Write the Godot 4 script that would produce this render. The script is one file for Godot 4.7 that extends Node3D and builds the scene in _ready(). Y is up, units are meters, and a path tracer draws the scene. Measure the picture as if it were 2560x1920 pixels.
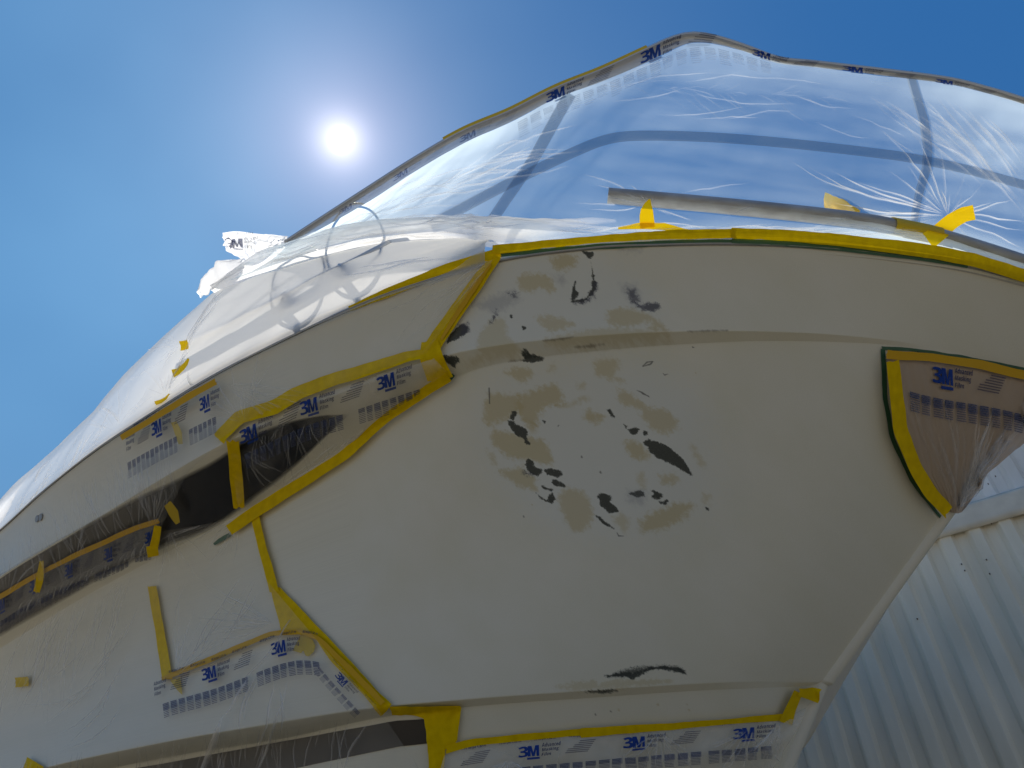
extends Node3D
# A boat's bow seen from below, masked with clear film and yellow tape.

const F := 1700.0
const PITCH := 41.0
const EYE := Vector3(0, 1.6, 0)
const HEAD := 35.0          # heading of the boat
const KC := 2.85            # distance of the boat's centreline from the eye

var right := Vector3(1, 0, 0)
var up_ := Vector3(0, cos(deg_to_rad(PITCH)), sin(deg_to_rad(PITCH)))
var fwd := Vector3(0, sin(deg_to_rad(PITCH)), -cos(deg_to_rad(PITCH)))
var bd := Vector3(cos(deg_to_rad(HEAD)), 0, sin(deg_to_rad(HEAD)))
var bn := Vector3(sin(deg_to_rad(HEAD)), 0, -cos(deg_to_rad(HEAD)))
var sun_dir := Vector3.UP
var nz := FastNoiseLite.new()
var rng := RandomNumberGenerator.new()
var names := {}
var hull: Patch
var letters := {}
var bold_font: SystemFont

# ------------------------------------------------------------ sight lines
func ray(p: Vector2) -> Vector3:
	return right * ((p.x - 1280.0) / F) + up_ * ((960.0 - p.y) / F) + fwd

func proj(P: Vector3) -> Vector2:
	var q := P - EYE
	var dep := maxf(q.dot(fwd), 0.05)
	return Vector2(1280.0 + F * q.dot(right) / dep, 960.0 - F * q.dot(up_) / dep)

func boat(s: float, w: float, h: float) -> Vector3:
	return EYE + bd * s + bn * (KC - w) + Vector3(0, h, 0)

func unboat(P: Vector3) -> Vector3:
	var q := P - EYE
	return Vector3(q.dot(bd), KC - q.dot(bn), q.y)

func at_h(u: float, v: float, h: float) -> Vector3:
	var r := ray(Vector2(u, v))
	return EYE + r * (h / r.y)

func pl(a: Array, ox := 0.0, oy := 0.0, k := 1.0) -> PackedVector2Array:
	var o := PackedVector2Array()
	for i in range(0, a.size(), 2):
		o.append(Vector2(ox + a[i] * k, oy + a[i + 1] * k))
	return o

func resample(p: PackedVector2Array, n: int) -> PackedVector2Array:
	var len_ := [0.0]
	for i in range(1, p.size()):
		len_.append(len_[i - 1] + p[i].distance_to(p[i - 1]))
	var o := PackedVector2Array()
	var k := 0
	for i in n:
		var d: float = len_[-1] * i / float(n - 1)
		while k < p.size() - 2 and len_[k + 1] < d:
			k += 1
		var seg: float = maxf(len_[k + 1] - len_[k], 1e-6)
		o.append(p[k].lerp(p[k + 1], clampf((d - len_[k]) / seg, 0, 1)))
	return o

func smooth2(p: PackedVector2Array, times := 2) -> PackedVector2Array:
	for t in times:
		var o := PackedVector2Array([p[0]])
		for i in p.size() - 1:
			o.append(p[i].lerp(p[i + 1], 0.25))
			o.append(p[i].lerp(p[i + 1], 0.75))
		o.append(p[-1])
		p = o
	return p

func resample3(p: PackedVector3Array, n: int) -> PackedVector3Array:
	var c := Curve3D.new()
	c.bake_interval = 0.01
	for i in p.size():
		var t := (p[mini(i + 1, p.size() - 1)] - p[maxi(i - 1, 0)])
		var a := p[i].distance_to(p[maxi(i - 1, 0)])
		var b := p[i].distance_to(p[mini(i + 1, p.size() - 1)])
		t = t.normalized()
		c.add_point(p[i], -t * a / 3.0, t * b / 3.0)
	var o := PackedVector3Array()
	var L := c.get_baked_length()
	for i in n:
		o.append(c.sample_baked(L * i / float(n - 1)))
	return o

# ------------------------------------------------------------ a sheet that can be looked up along a sight line
class Patch:
	var nu := 0
	var nv := 0
	var pos := PackedVector3Array()
	var nrm := PackedVector3Array()
	var px := PackedVector2Array()
	var cells := {}
	var eye := Vector3.ZERO
	const C := 28.0

	func finish(e: Vector3) -> void:
		eye = e
		nrm.resize(pos.size())
		for j in nv:
			for i in nu:
				var a := pos[j * nu + mini(i + 1, nu - 1)] - pos[j * nu + maxi(i - 1, 0)]
				var b := pos[mini(j + 1, nv - 1) * nu + i] - pos[maxi(j - 1, 0) * nu + i]
				var n := a.cross(b).normalized()
				if n.dot(e - pos[j * nu + i]) < 0:
					n = -n
				nrm[j * nu + i] = n
		for j in nv - 1:
			for i in nu - 1:
				var q := j * nu + i
				var lo := px[q]
				var hi := px[q]
				for k in [q + 1, q + nu, q + nu + 1]:
					lo = lo.min(px[k])
					hi = hi.max(px[k])
				if hi.x < -500 or lo.x > 3100 or hi.y < -400 or lo.y > 2500 or hi.x - lo.x > 900 or hi.y - lo.y > 900:
					continue
				for cy in range(floori(lo.y / C), floori(hi.y / C) + 1):
					for cx in range(floori(lo.x / C), floori(hi.x / C) + 1):
						var key := Vector2i(cx, cy)
						if not cells.has(key):
							cells[key] = PackedInt32Array()
						cells[key].append(q)

	func hit(p: Vector2, r: Vector3) -> Array:
		var key := Vector2i(floori(p.x / C), floori(p.y / C))
		var best := 1e9
		var found := []
		if cells.has(key):
			for q in cells[key]:
				for t in 2:
					var a: int = q
					var b: int = q + 1 if t == 0 else q + nu + 1
					var c: int = q + nu + 1 if t == 0 else q + nu
					var v0 := px[b] - px[a]
					var v1 := px[c] - px[a]
					var v2 := p - px[a]
					var den := v0.cross(v1)
					if absf(den) < 1e-9:
						continue
					var y := v2.cross(v1) / den
					var z := v0.cross(v2) / den
					if y < -0.001 or z < -0.001 or y + z > 1.002:
						continue
					var P := pos[a] * (1 - y - z) + pos[b] * y + pos[c] * z
					var d := P.distance_to(eye)
					if d < best:
						best = d
						found = [P, (nrm[a] * (1 - y - z) + nrm[b] * y + nrm[c] * z).normalized(), true]
		if found.is_empty():
			var bi := 0
			for k in range(0, px.size(), 3):
				var d := px[k].distance_squared_to(p)
				if d < best and absf(px[k].x) < 4000:
					best = d
					bi = k
			var nn := nrm[bi]
			var den := r.dot(nn)
			if absf(den) < 0.15:
				nn = -r.normalized()
				den = r.dot(nn)
			found = [eye + r * ((pos[bi] - eye).dot(nn) / den), nn, false]
		return found

func hit(pt: Patch, p: Vector2) -> Array:
	return pt.hit(p, ray(p))

func on(pt: Patch, p: Vector2, off := 0.0) -> Vector3:
	var h := hit(pt, p)
	return h[0] + h[1] * off

func patch3(rows: Array, nu: int, sub: Array, amp := 0.0, fx := 0.2, fy := 0.05, bulge := 0.0, sd := 0.0) -> Patch:
	# rows: lines of points in space, each resampled to nu; sub: steps between one row and the next
	var rr := []
	for r in rows:
		rr.append(resample3(r, nu))
	var p := Patch.new()
	p.nu = nu
	var nvt := 1
	for s in sub:
		nvt += s
	p.nv = nvt
	var grid := []
	for k in rr.size() - 1:
		for j in sub[k] + (1 if k == rr.size() - 2 else 0):
			var t: float = j / float(sub[k])
			var line := PackedVector3Array()
			for i in nu:
				line.append(rr[k][i].lerp(rr[k + 1][i], t))
			grid.append(line)
	for j in nvt:
		var tj := j / float(nvt - 1)
		for i in nu:
			var P: Vector3 = grid[j][i]
			var a: Vector3 = grid[j][mini(i + 1, nu - 1)] - grid[j][maxi(i - 1, 0)]
			var b: Vector3 = grid[mini(j + 1, nvt - 1)][i] - grid[maxi(j - 1, 0)][i]
			var n := a.cross(b).normalized()
			if n.dot(EYE - P) < 0:
				n = -n
			var edge := sin(PI * tj)
			var d := bulge * edge
			if amp > 0:
				d += amp * nz.get_noise_2d(i * fx + sd, j * fy) * (0.25 + 0.75 * edge)
			p.pos.append(P + n * d)
	for P in p.pos:
		p.px.append(proj(P))
	p.finish(EYE)
	return p

func patch_on(base: Patch, rows: Array, nu: int, sub: Array, off: float, amp := 0.0, fx := 0.2, fy := 0.05, sd := 0.0) -> Patch:
	# a sheet that lies over another one, off metres in front of it
	var rr := []
	for r in rows:
		rr.append(resample(r, nu))
	var p := Patch.new()
	p.nu = nu
	var nvt := 1
	for s in sub:
		nvt += s
	p.nv = nvt
	var j0 := 0
	for k in rr.size() - 1:
		for j in sub[k] + (1 if k == rr.size() - 2 else 0):
			var t: float = j / float(sub[k])
			var tj: float = (j0 + j) / float(nvt - 1)
			for i in nu:
				var q: Vector2 = rr[k][i].lerp(rr[k + 1][i], t)
				var h := hit(base, q)
				var n: Vector3 = (h[1] * 0.25 + (EYE - h[0]).normalized() * 0.75).normalized()
				var edge := sqrt(maxf(0.0, sin(PI * tj)))
				p.pos.append(h[0] + n * (0.008 + off * edge + amp * nz.get_noise_2d(i * fx + sd, (j0 + j) * fy)))
		j0 += sub[k]
	for P in p.pos:
		p.px.append(proj(P))
	p.finish(EYE)
	return p

# ------------------------------------------------------------ meshes
class MB:
	var v := PackedVector3Array()
	var uv := PackedVector2Array()
	var col := PackedColorArray()
	var ix := PackedInt32Array()

	func add(p: Vector3, c := Color.WHITE, t := Vector2.ZERO) -> int:
		v.append(p)
		col.append(c)
		uv.append(t)
		return v.size() - 1

	func tri(a: int, b: int, c: int) -> void:
		ix.append_array(PackedInt32Array([a, b, c]))

	func quad(a: int, b: int, c: int, d: int) -> void:
		tri(a, b, c)
		tri(a, c, d)

	func grid(first: int, nu: int, nv: int) -> void:
		for j in nv - 1:
			for i in nu - 1:
				var q := first + j * nu + i
				quad(q, q + 1, q + nu + 1, q + nu)

	func tube(pts: PackedVector3Array, r: float, sides := 8, cap := true, c := Color.WHITE) -> void:
		var first := v.size()
		var u := Vector3.UP
		for i in pts.size():
			var t := (pts[mini(i + 1, pts.size() - 1)] - pts[maxi(i - 1, 0)]).normalized()
			u = (u - t * u.dot(t))
			if u.length() < 0.01:
				u = Vector3.RIGHT - t * t.x
			u = u.normalized()
			var w := t.cross(u)
			for k in sides + 1:
				var a := TAU * k / sides
				add(pts[i] + (u * cos(a) + w * sin(a)) * r, c, Vector2(float(k) / sides, i * 0.1))
		grid(first, sides + 1, pts.size())
		if cap:
			for e in 2:
				var f := first if e == 0 else first + (pts.size() - 1) * (sides + 1)
				var m := add(pts[0 if e == 0 else pts.size() - 1], c)
				for k in sides:
					var a := add(v[f + k], c)
					var b := add(v[f + k + 1], c)
					if e == 0:
						tri(m, b, a)
					else:
						tri(m, a, b)

	func box(o: Vector3, x: Vector3, y: Vector3, z: Vector3, c := Color.WHITE) -> void:
		# o centre, x y z half edges
		for s in [[x, y, z], [-x, z, y], [y, z, x], [-y, x, z], [z, x, y], [-z, y, x]]:
			var n: Vector3 = s[0]
			var a := add(o + n - s[1] - s[2], c, Vector2(0, 0))
			var b := add(o + n + s[1] - s[2], c, Vector2(1, 0))
			var d := add(o + n + s[1] + s[2], c, Vector2(1, 1))
			var e := add(o + n - s[1] + s[2], c, Vector2(0, 1))
			quad(a, e, d, b)

	func mesh(origin: Vector3) -> ArrayMesh:
		var n := PackedVector3Array()
		n.resize(v.size())
		for k in range(0, ix.size(), 3):
			var a := v[ix[k]]
			var f := (v[ix[k + 2]] - a).cross(v[ix[k + 1]] - a)
			for m in 3:
				n[ix[k + m]] += f
		var p := PackedVector3Array()
		for k in v.size():
			n[k] = n[k].normalized() if n[k].length() > 1e-14 else Vector3.UP
			p.append(v[k] - origin)
		var a := []
		a.resize(Mesh.ARRAY_MAX)
		a[Mesh.ARRAY_VERTEX] = p
		a[Mesh.ARRAY_NORMAL] = n
		a[Mesh.ARRAY_TEX_UV] = uv
		a[Mesh.ARRAY_COLOR] = col
		a[Mesh.ARRAY_INDEX] = ix
		var m := ArrayMesh.new()
		m.add_surface_from_arrays(Mesh.PRIMITIVE_TRIANGLES, a)
		return m

	func foot() -> Vector3:
		var lo := v[0]
		var hi := v[0]
		for p in v:
			lo = lo.min(p)
			hi = hi.max(p)
		return Vector3((lo.x + hi.x) / 2, lo.y, (lo.z + hi.z) / 2)

func numbered(n: String) -> String:
	names[n] = names.get(n, -1) + 1
	return n if names[n] == 0 else "%s_%03d" % [n, names[n]]

func obj(called: String, m: MB, mat: Material, parent: Node3D = null) -> MeshInstance3D:
	var o := MeshInstance3D.new()
	var at := m.foot()
	o.mesh = m.mesh(at)
	o.material_override = null
	o.mesh.surface_set_material(0, mat)
	o.cast_shadow = GeometryInstance3D.SHADOW_CASTING_SETTING_ON
	if parent == null:
		o.name = numbered(called)
		add_child(o)
		o.position = at
	else:
		var k := 0
		var nm := called
		while parent.has_node(nm):
			k += 1
			nm = "%s_%03d" % [called, k]
		o.name = nm
		parent.add_child(o)
		o.position = at - world_of(parent)
	return o

func world_of(n: Node3D) -> Vector3:
	var p := Vector3.ZERO
	var k: Node = n
	while k != null and k != self:
		p += (k as Node3D).position
		k = k.get_parent()
	return p

func thing(called: String, at: Vector3, label: String, category: String, group := "") -> Node3D:
	var o := Node3D.new()
	o.name = numbered(called)
	add_child(o)
	o.position = at
	tag(o, label, category, group)
	return o

func tag(o: Node3D, label: String, category: String, group := "") -> Node3D:
	o.set_meta("label", label)
	o.set_meta("category", category)
	if group != "":
		o.set_meta("group", group)
	return o

func mat(c: Color, rough := 0.6, metal := 0.0, spec := 0.5) -> StandardMaterial3D:
	# c: linear base colour
	var m := StandardMaterial3D.new()
	m.albedo_color = c.linear_to_srgb()
	m.roughness = rough
	m.metallic = metal
	m.metallic_specular = spec
	m.cull_mode = BaseMaterial3D.CULL_DISABLED
	return m

func film_mat(c: Color, rough := 0.35, back := 1.0, spec := 0.5) -> StandardMaterial3D:
	# clear film: how opaque it is comes with each vertex
	var m := mat(Color(c.r, c.g, c.b), rough, 0.0, spec)
	m.transparency = BaseMaterial3D.TRANSPARENCY_ALPHA
	m.vertex_color_use_as_albedo = true
	if back > 0:
		m.backlight_enabled = true
		m.backlight = Color(back, back, back)
	return m

func sheet(p: Patch, alpha: Callable) -> MB:
	var m := MB.new()
	for j in p.nv:
		for i in p.nu:
			var q := j * p.nu + i
			var u := i / float(p.nu - 1)
			var t := j / float(p.nv - 1)
			m.add(p.pos[q], Color(1, 1, 1, clampf(alpha.call(u, t, p.px[q]), 0.0, 1.0)), Vector2(u, t))
	m.grid(0, p.nu, p.nv)
	return m

func strip_between(base: Patch, ea: PackedVector2Array, eb: PackedVector2Array, off: float, cross := 5, step := 14.0, rough_edge := 1.0, wr := 0.0012, lift := 0.0) -> MB:
	# a flat strip lying on a sheet between two edges
	var la := 0.0
	for i in range(1, ea.size()):
		la += ea[i].distance_to(ea[i - 1])
	var n := maxi(4, int(la / step))
	var a := resample(ea, n)
	var b := resample(eb, n)
	var m := MB.new()
	var sd := rng.randf() * 500.0
	for j in cross:
		for i in n:
			var t := j / float(cross - 1)
			var q := a[i].lerp(b[i], t)
			if j == 0 or j == cross - 1:
				q += (a[i] - b[i]).normalized() * nz.get_noise_2d(i * 9.0 + sd, j * 40.0) * rough_edge * 1.5
			if i == 0 or i == n - 1:
				q += (a[mini(1, n - 1)] - a[0]).normalized() * nz.get_noise_2d(sd, j * 35.0) * rough_edge * 5.0
			var h := hit(base, q)
			var wig := wr * (nz.get_noise_2d(i * 14.0 + sd, j * 5.0) + 0.7 * nz.get_noise_2d(i * 40.0 + sd, j * 22.0 + 70.0))
			var away: Vector3 = (h[1] * 0.3 + (EYE - h[0]).normalized() * 0.7).normalized() if off > 0 else h[1]
			m.add(h[0] + away * (off + wig + lift * i / float(n - 1)), Color(1, 1, 1, 1), Vector2(i * 0.06, t))
	m.grid(0, n, cross)
	return m

func edges(p: PackedVector2Array, w: Array) -> Array:
	var n := maxi(6, p.size() * 4)
	var c := resample(p, n)
	var a := PackedVector2Array()
	var b := PackedVector2Array()
	for i in n:
		var t := (c[mini(i + 1, n - 1)] - c[maxi(i - 1, 0)]).normalized()
		var k := i / float(n - 1) * (w.size() - 1)
		var ww: float = lerpf(w[int(k)], w[mini(int(k) + 1, w.size() - 1)], k - int(k)) if w.size() > 1 else w[0]
		var nn := Vector2(-t.y, t.x) * ww * 0.5
		a.append(c[i] - nn)
		b.append(c[i] + nn)
	return [a, b]

func tape(base: Patch, p: PackedVector2Array, w: Array, label: String, m: Material, off := 0.006, called := "masking_tape", wr := 0.0012, lift := 0.0) -> MeshInstance3D:
	var e := edges(p, w)
	var o := obj(called, strip_between(base, e[0], e[1], off, 5, 12.0, 1.0, wr, lift), m)
	tag(o, label, "tape", "yellow masking tape strips" if called == "masking_tape" else "green fine line tape strips")
	return o

func tape2(base: Patch, a: PackedVector2Array, b: PackedVector2Array, label: String, m: Material, off := 0.006) -> MeshInstance3D:
	var o := obj("masking_tape", strip_between(base, a, b, off, 7, 10.0, 1.0, 0.0018), m)
	tag(o, label, "tape", "yellow masking tape strips")
	return o

# creases: raised tapering folds of the film
func crease(m: MB, base: Patch, a: Vector2, b: Vector2, w: float, al: float, bow := 0.0, hgt := 0.006) -> void:
	var n := maxi(5, int(a.distance_to(b) / 22.0))
	var t := (b - a).normalized()
	var nn := Vector2(-t.y, t.x)
	var first := m.v.size()
	var sd := rng.randf() * 900.0
	var done := 0
	for i in n + 1:
		var k := i / float(n)
		var c := a.lerp(b, k) + nn * (bow * sin(PI * k) + w * 0.5 * nz.get_noise_2d(sd + i * 9.0, 3.0) + a.distance_to(b) * 0.045 * nz.get_noise_2d(sd + 3.0 + k * 60.0, 50.0) * sin(PI * k))
		var h := hit(base, c)
		if not h[2]:
			if done == 0:
				continue
			break
		var tp := sin(PI * clampf(0.06 + 0.9 * k, 0, 1))
		var ww := w * (0.35 + 0.65 * tp)
		var aa := al * clampf(tp * 1.4, 0.0, 1.0) * (0.75 + 0.5 * nz.get_noise_2d(sd + 40.0 + i * 12.0, 9.0))
		var away: Vector3 = (h[1] as Vector3).cross(hit(base, c + t * 5.0)[0] - h[0])
		if away.length() < 1e-6:
			break
		var side: Vector3 = away.normalized() * ww * (h[0] as Vector3).distance_to(EYE) / F * 0.5
		m.add(h[0] + h[1] * 0.003 - side, Color(1, 1, 1, aa * 0.15))
		m.add(h[0] + h[1] * (0.003 + hgt * tp) - side * 0.2, Color(1, 1, 1, aa))
		m.add(h[0] + h[1] * (0.003 + hgt * tp * 0.6) + side * 0.3, Color(1, 1, 1, aa * 0.8))
		m.add(h[0] + h[1] * 0.003 + side, Color(1, 1, 1, aa * 0.1))
		done += 1
	for i in done - 1:
		for j in 3:
			var q := first + i * 4 + j
			m.quad(q, q + 1, q + 5, q + 4)

func fan(m: MB, base: Patch, c: Vector2, ends: PackedVector2Array, w: float, al: float, start := 0.06) -> void:
	for e in ends:
		crease(m, base, c.lerp(e, start), e, w * rng.randf_range(0.6, 1.3), al * rng.randf_range(0.6, 1.1), rng.randf_range(-0.05, 0.05) * c.distance_to(e))

func spray(m: MB, base: Patch, c: Vector2, a0: float, a1: float, n: int, l0: float, l1: float, w: float, al: float) -> void:
	# n creases that leave c between two directions (degrees, 0 right, 90 down)
	for i in n:
		var a := deg_to_rad(lerpf(a0, a1, (i + rng.randf_range(0.1, 0.9)) / n))
		var l := rng.randf_range(l0, l1)
		var d := Vector2(cos(a), sin(a))
		crease(m, base, c + d * l * rng.randf_range(0.03, 0.2), c + d * l, w * rng.randf_range(0.5, 1.4), al * rng.randf_range(0.4, 1.1), rng.randf_range(-0.06, 0.06) * l)

func hairs(m: MB, base: Patch, a0: Vector2, a1: Vector2, dir: Vector2, n: int, l0: float, l1: float, w: float, al: float, spread := 0.15) -> void:
	# n creases that start along the line a0-a1 and run one way
	for i in n:
		var a := a0.lerp(a1, rng.randf())
		var d := dir.rotated(rng.randf_range(-spread, spread)).normalized()
		var l := rng.randf_range(l0, l1)
		crease(m, base, a, a + d * l, w * rng.randf_range(0.5, 1.4), al * rng.randf_range(0.4, 1.1), rng.randf_range(-0.08, 0.08) * l)

# ------------------------------------------------------------ printed lettering
func glyphs(text: String, slant := 0.0) -> Array:
	# flat triangles of a text, fitted to a box one wide and one high, y down
	var key := text + str(slant)
	if letters.has(key):
		return letters[key]
	var t := TextMesh.new()
	t.text = text
	t.font = bold_font
	t.font_size = 32
	t.pixel_size = 0.01
	t.depth = 0.0
	t.curve_step = 3.0
	var a := t.get_mesh_arrays()
	var v: PackedVector3Array = a[Mesh.ARRAY_VERTEX]
	var ix := PackedInt32Array(range(v.size()))
	if a[Mesh.ARRAY_INDEX] != null:
		ix = a[Mesh.ARRAY_INDEX]
	var lo := Vector2(1e9, 1e9)
	var hi := -lo
	var q := PackedVector2Array()
	for p in v:
		var w := Vector2(p.x + slant * p.y, -p.y)
		q.append(w)
		lo = lo.min(w)
		hi = hi.max(w)
	for k in q.size():
		q[k] = (q[k] - lo) / (hi - lo)
	letters[key] = [q, ix]
	return letters[key]

class Path2:
	var p: PackedVector2Array
	var l := PackedFloat32Array()
	func at(d: float) -> Vector2:
		if d <= 0:
			return p[0] + (p[0] - p[1]).normalized() * -d
		for i in range(1, p.size()):
			if l[i] >= d or i == p.size() - 1:
				return p[i - 1] + (p[i] - p[i - 1]).normalized() * (d - l[i - 1])
		return p[-1]

func path2(p: PackedVector2Array) -> Path2:
	var o := Path2.new()
	o.p = resample(smooth2(p), 40)
	o.l.append(0.0)
	for i in range(1, 40):
		o.l.append(o.l[i - 1] + o.p[i].distance_to(o.p[i - 1]))
	return o

func put_text(m: MB, base: Patch, path: Path2, d0: float, box: Rect2, down: Vector2, text: String, c: Color, off: float, slant := 0.0) -> void:
	var g := glyphs(text, slant)
	var first := m.v.size()
	for q in g[0]:
		var x: float = box.position.x + box.size.x * q.x
		var y: float = box.position.y + box.size.y * q.y
		m.add(on(base, path.at(d0 + x) + down * y, off), c)
	for k in g[1]:
		m.ix.append(first + k)

func put_bar(m: MB, base: Patch, path: Path2, d0: float, box: Rect2, down: Vector2, c: Color, off: float) -> void:
	var k := []
	for q in [Vector2(0, 0), Vector2(1, 0), Vector2(1, 1), Vector2(0, 1)]:
		k.append(m.add(on(base, path.at(d0 + box.position.x + box.size.x * q.x) + down * (box.position.y + box.size.y * q.y), off), c))
	m.quad(k[0], k[1], k[2], k[3])

func print_row(m: MB, base: Patch, line: PackedVector2Array, logos: Array, U: float, V: float, down: Vector2, size_text: String, lo: float, hi: float, off := 0.004, columns := true, strength := 1.0, small := true) -> void:
	# the maker's print along the film's edge; logos: distances of the logos along the line; U V: width and height of one logo
	var path := path2(line)
	var period: float = logos[1] - logos[0] if logos.size() > 1 else U * 5.2
	var blue := Color(0.012, 0.05, 0.26, 0.95 * strength)
	var dark := Color(0.012, 0.025, 0.10, 0.9 * strength)
	var grey := Color(0.06, 0.085, 0.19, 0.62 * strength)
	for d in logos:
		if d + U > lo and d < hi:
			put_text(m, base, path, d, Rect2(0, -V * 0.5, U * 0.46, V), down, "3", blue, off)
			put_text(m, base, path, d, Rect2(U * 0.05, -V * 0.5, U * 0.43, V), down, "3", blue, off + 0.0004)
			put_text(m, base, path, d, Rect2(U * 0.45, -V * 0.5, U * 0.55, V), down, "M", blue, off + 0.0008)
			put_text(m, base, path, d, Rect2(U * 0.49, -V * 0.5, U * 0.53, V), down, "M", blue, off + 0.0012)
			put_bar(m, base, path, d, Rect2(U * 0.42, V * 0.6, U * 0.62, V * 0.2), down, blue, off)
		if d + U * 2.0 > lo and d + U < hi:
			put_text(m, base, path, d, Rect2(U * 1.14, -V * 0.66, U * 0.92, V * 0.34), down, "Advanced", dark, off, 0.18)
			put_text(m, base, path, d, Rect2(U * 1.14, -V * 0.22, U * 0.82, V * 0.42), down, "Masking", dark, off, 0.18)
			put_text(m, base, path, d, Rect2(U * 1.12, V * 0.24, U * 0.46, V * 0.32), down, "Film", dark, off, 0.18)
		if small:
			for k in 3:
				var x: float = d + U * 0.78 + period / 3.0 * (k - 1)
				if x > lo and x + U < hi:
					put_text(m, base, path, x, Rect2(0, -V * 1.18, U * 1.05, V * 0.3), down, size_text, dark, off, 0.1)
		for k in 7:      # a block of small print, too small to read
			var x0: float = d + U * 2.62
			if x0 > lo and x0 + U * 1.1 < hi:
				var ind := 0.35 if k < 2 else (0.2 if k < 4 else 0.0)
				put_bar(m, base, path, x0, Rect2(U * (ind - 0.06 * k), -V * 0.6 + V * 0.17 * k, U * (1.1 - ind), V * 0.075), down, Color(dark, 0.62 * strength), off)
		if columns:
			for k in 8:
				var x1: float = d - U * 1.2 + period / 8.0 * k
				if x1 < lo or x1 + U * 0.6 > hi:
					continue
				var hh := 0.55 + 0.4 * absf(sin(k * 2.3))
				put_bar(m, base, path, x1, Rect2(0, V * 1.45, period * 0.1, V * hh * 0.62), down, Color(grey, 0.5 * strength), off)
				for r in 9:
					put_bar(m, base, path, x1, Rect2(0, V * (1.45 + r * 0.14), period * (0.108 - 0.024 * absf(sin(r * 3.1 + k * 1.7))), V * 0.075), down, grey, off + 0.0005)

# ------------------------------------------------------------ the hull's stains, painted in the hull's own side view
const TW := 2048
const TH := 1312
const S0 := -1.75
const S1 := 0.75
const H0 := 0.5
const H1 := 2.1

func hull_uv(s: float, h: float) -> Vector2:
	return Vector2((s - S0) / (S1 - S0), (H1 - h) / (H1 - H0))

func tex_of(p: Vector2) -> Vector2:
	var b := unboat(on(hull, p))
	return hull_uv(b.x, b.z) * Vector2(TW, TH)

func stain(img: Image, pts: PackedVector2Array, c: Color, al: float, soft: float, rough: float, speck := 0.0) -> void:
	var dens := PackedVector2Array()
	if pts.size() > 5:
		var rounded := PackedVector2Array()
		for i in pts.size():
			rounded.append(pts[i].lerp(pts[(i + 1) % pts.size()], 0.2))
			rounded.append(pts[i].lerp(pts[(i + 1) % pts.size()], 0.8))
		pts = rounded
	for i in pts.size():
		dens.append(tex_of(pts[i]))
		if pts[i].distance_to(pts[(i + 1) % pts.size()]) > 60.0:
			dens.append(tex_of(pts[i].lerp(pts[(i + 1) % pts.size()], 0.5)))
	var lo := dens[0]
	var hi := dens[0]
	for q in dens:
		lo = lo.min(q)
		hi = hi.max(q)
	var g := soft + rough + 3.0
	var n := dens.size()
	for y in range(maxi(0, int(lo.y - g)), mini(TH, int(hi.y + g) + 1)):
		for x in range(maxi(0, int(lo.x - g)), mini(TW, int(hi.x + g) + 1)):
			var p := Vector2(x + 0.5, y + 0.5)
			var d2 := 1e12
			var inside := false
			for i in n:
				var a := dens[i]
				var b := dens[(i + 1) % n]
				var e := b - a
				var w := p - a
				var q := w - e * clampf(w.dot(e) / maxf(e.length_squared(), 1e-9), 0.0, 1.0)
				d2 = minf(d2, q.length_squared())
				if (a.y > p.y) != (b.y > p.y) and p.x < (b.x - a.x) * (p.y - a.y) / (b.y - a.y) + a.x:
					inside = not inside
			var d := sqrt(d2) * (-1.0 if inside else 1.0)
			d += -0.6 + rough * (nz.get_noise_2d(x * 3.0, y * 3.0) + 0.6 * nz.get_noise_2d(x * 11.0, y * 11.0 + 300.0))
			var k := smoothstep(soft, -soft, d) * al
			if speck > 0:
				k *= smoothstep(-0.25, 0.25, nz.get_noise_2d(x * 38.0, y * 38.0) - (speck - 0.5) - 0.10 * d)
			elif al > 0.8 and nz.get_noise_2d(x * 30.0 + 99.0, y * 30.0) > 0.46 and d > -4.0:
				k *= 0.35
			if k > 0.004:
				var was := img.get_pixel(x, y)
				var cc := c
				if al > 0.8 and c.r < 0.3:
					var u := 0.5 + nz.get_noise_2d(x * 9.0 + 500.0, y * 9.0)
					cc = c.lerp(Color(0.30, 0.31, 0.28), 0.45 * u * u)
				img.set_pixel(x, y, was.lerp(cc, k))

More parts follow.
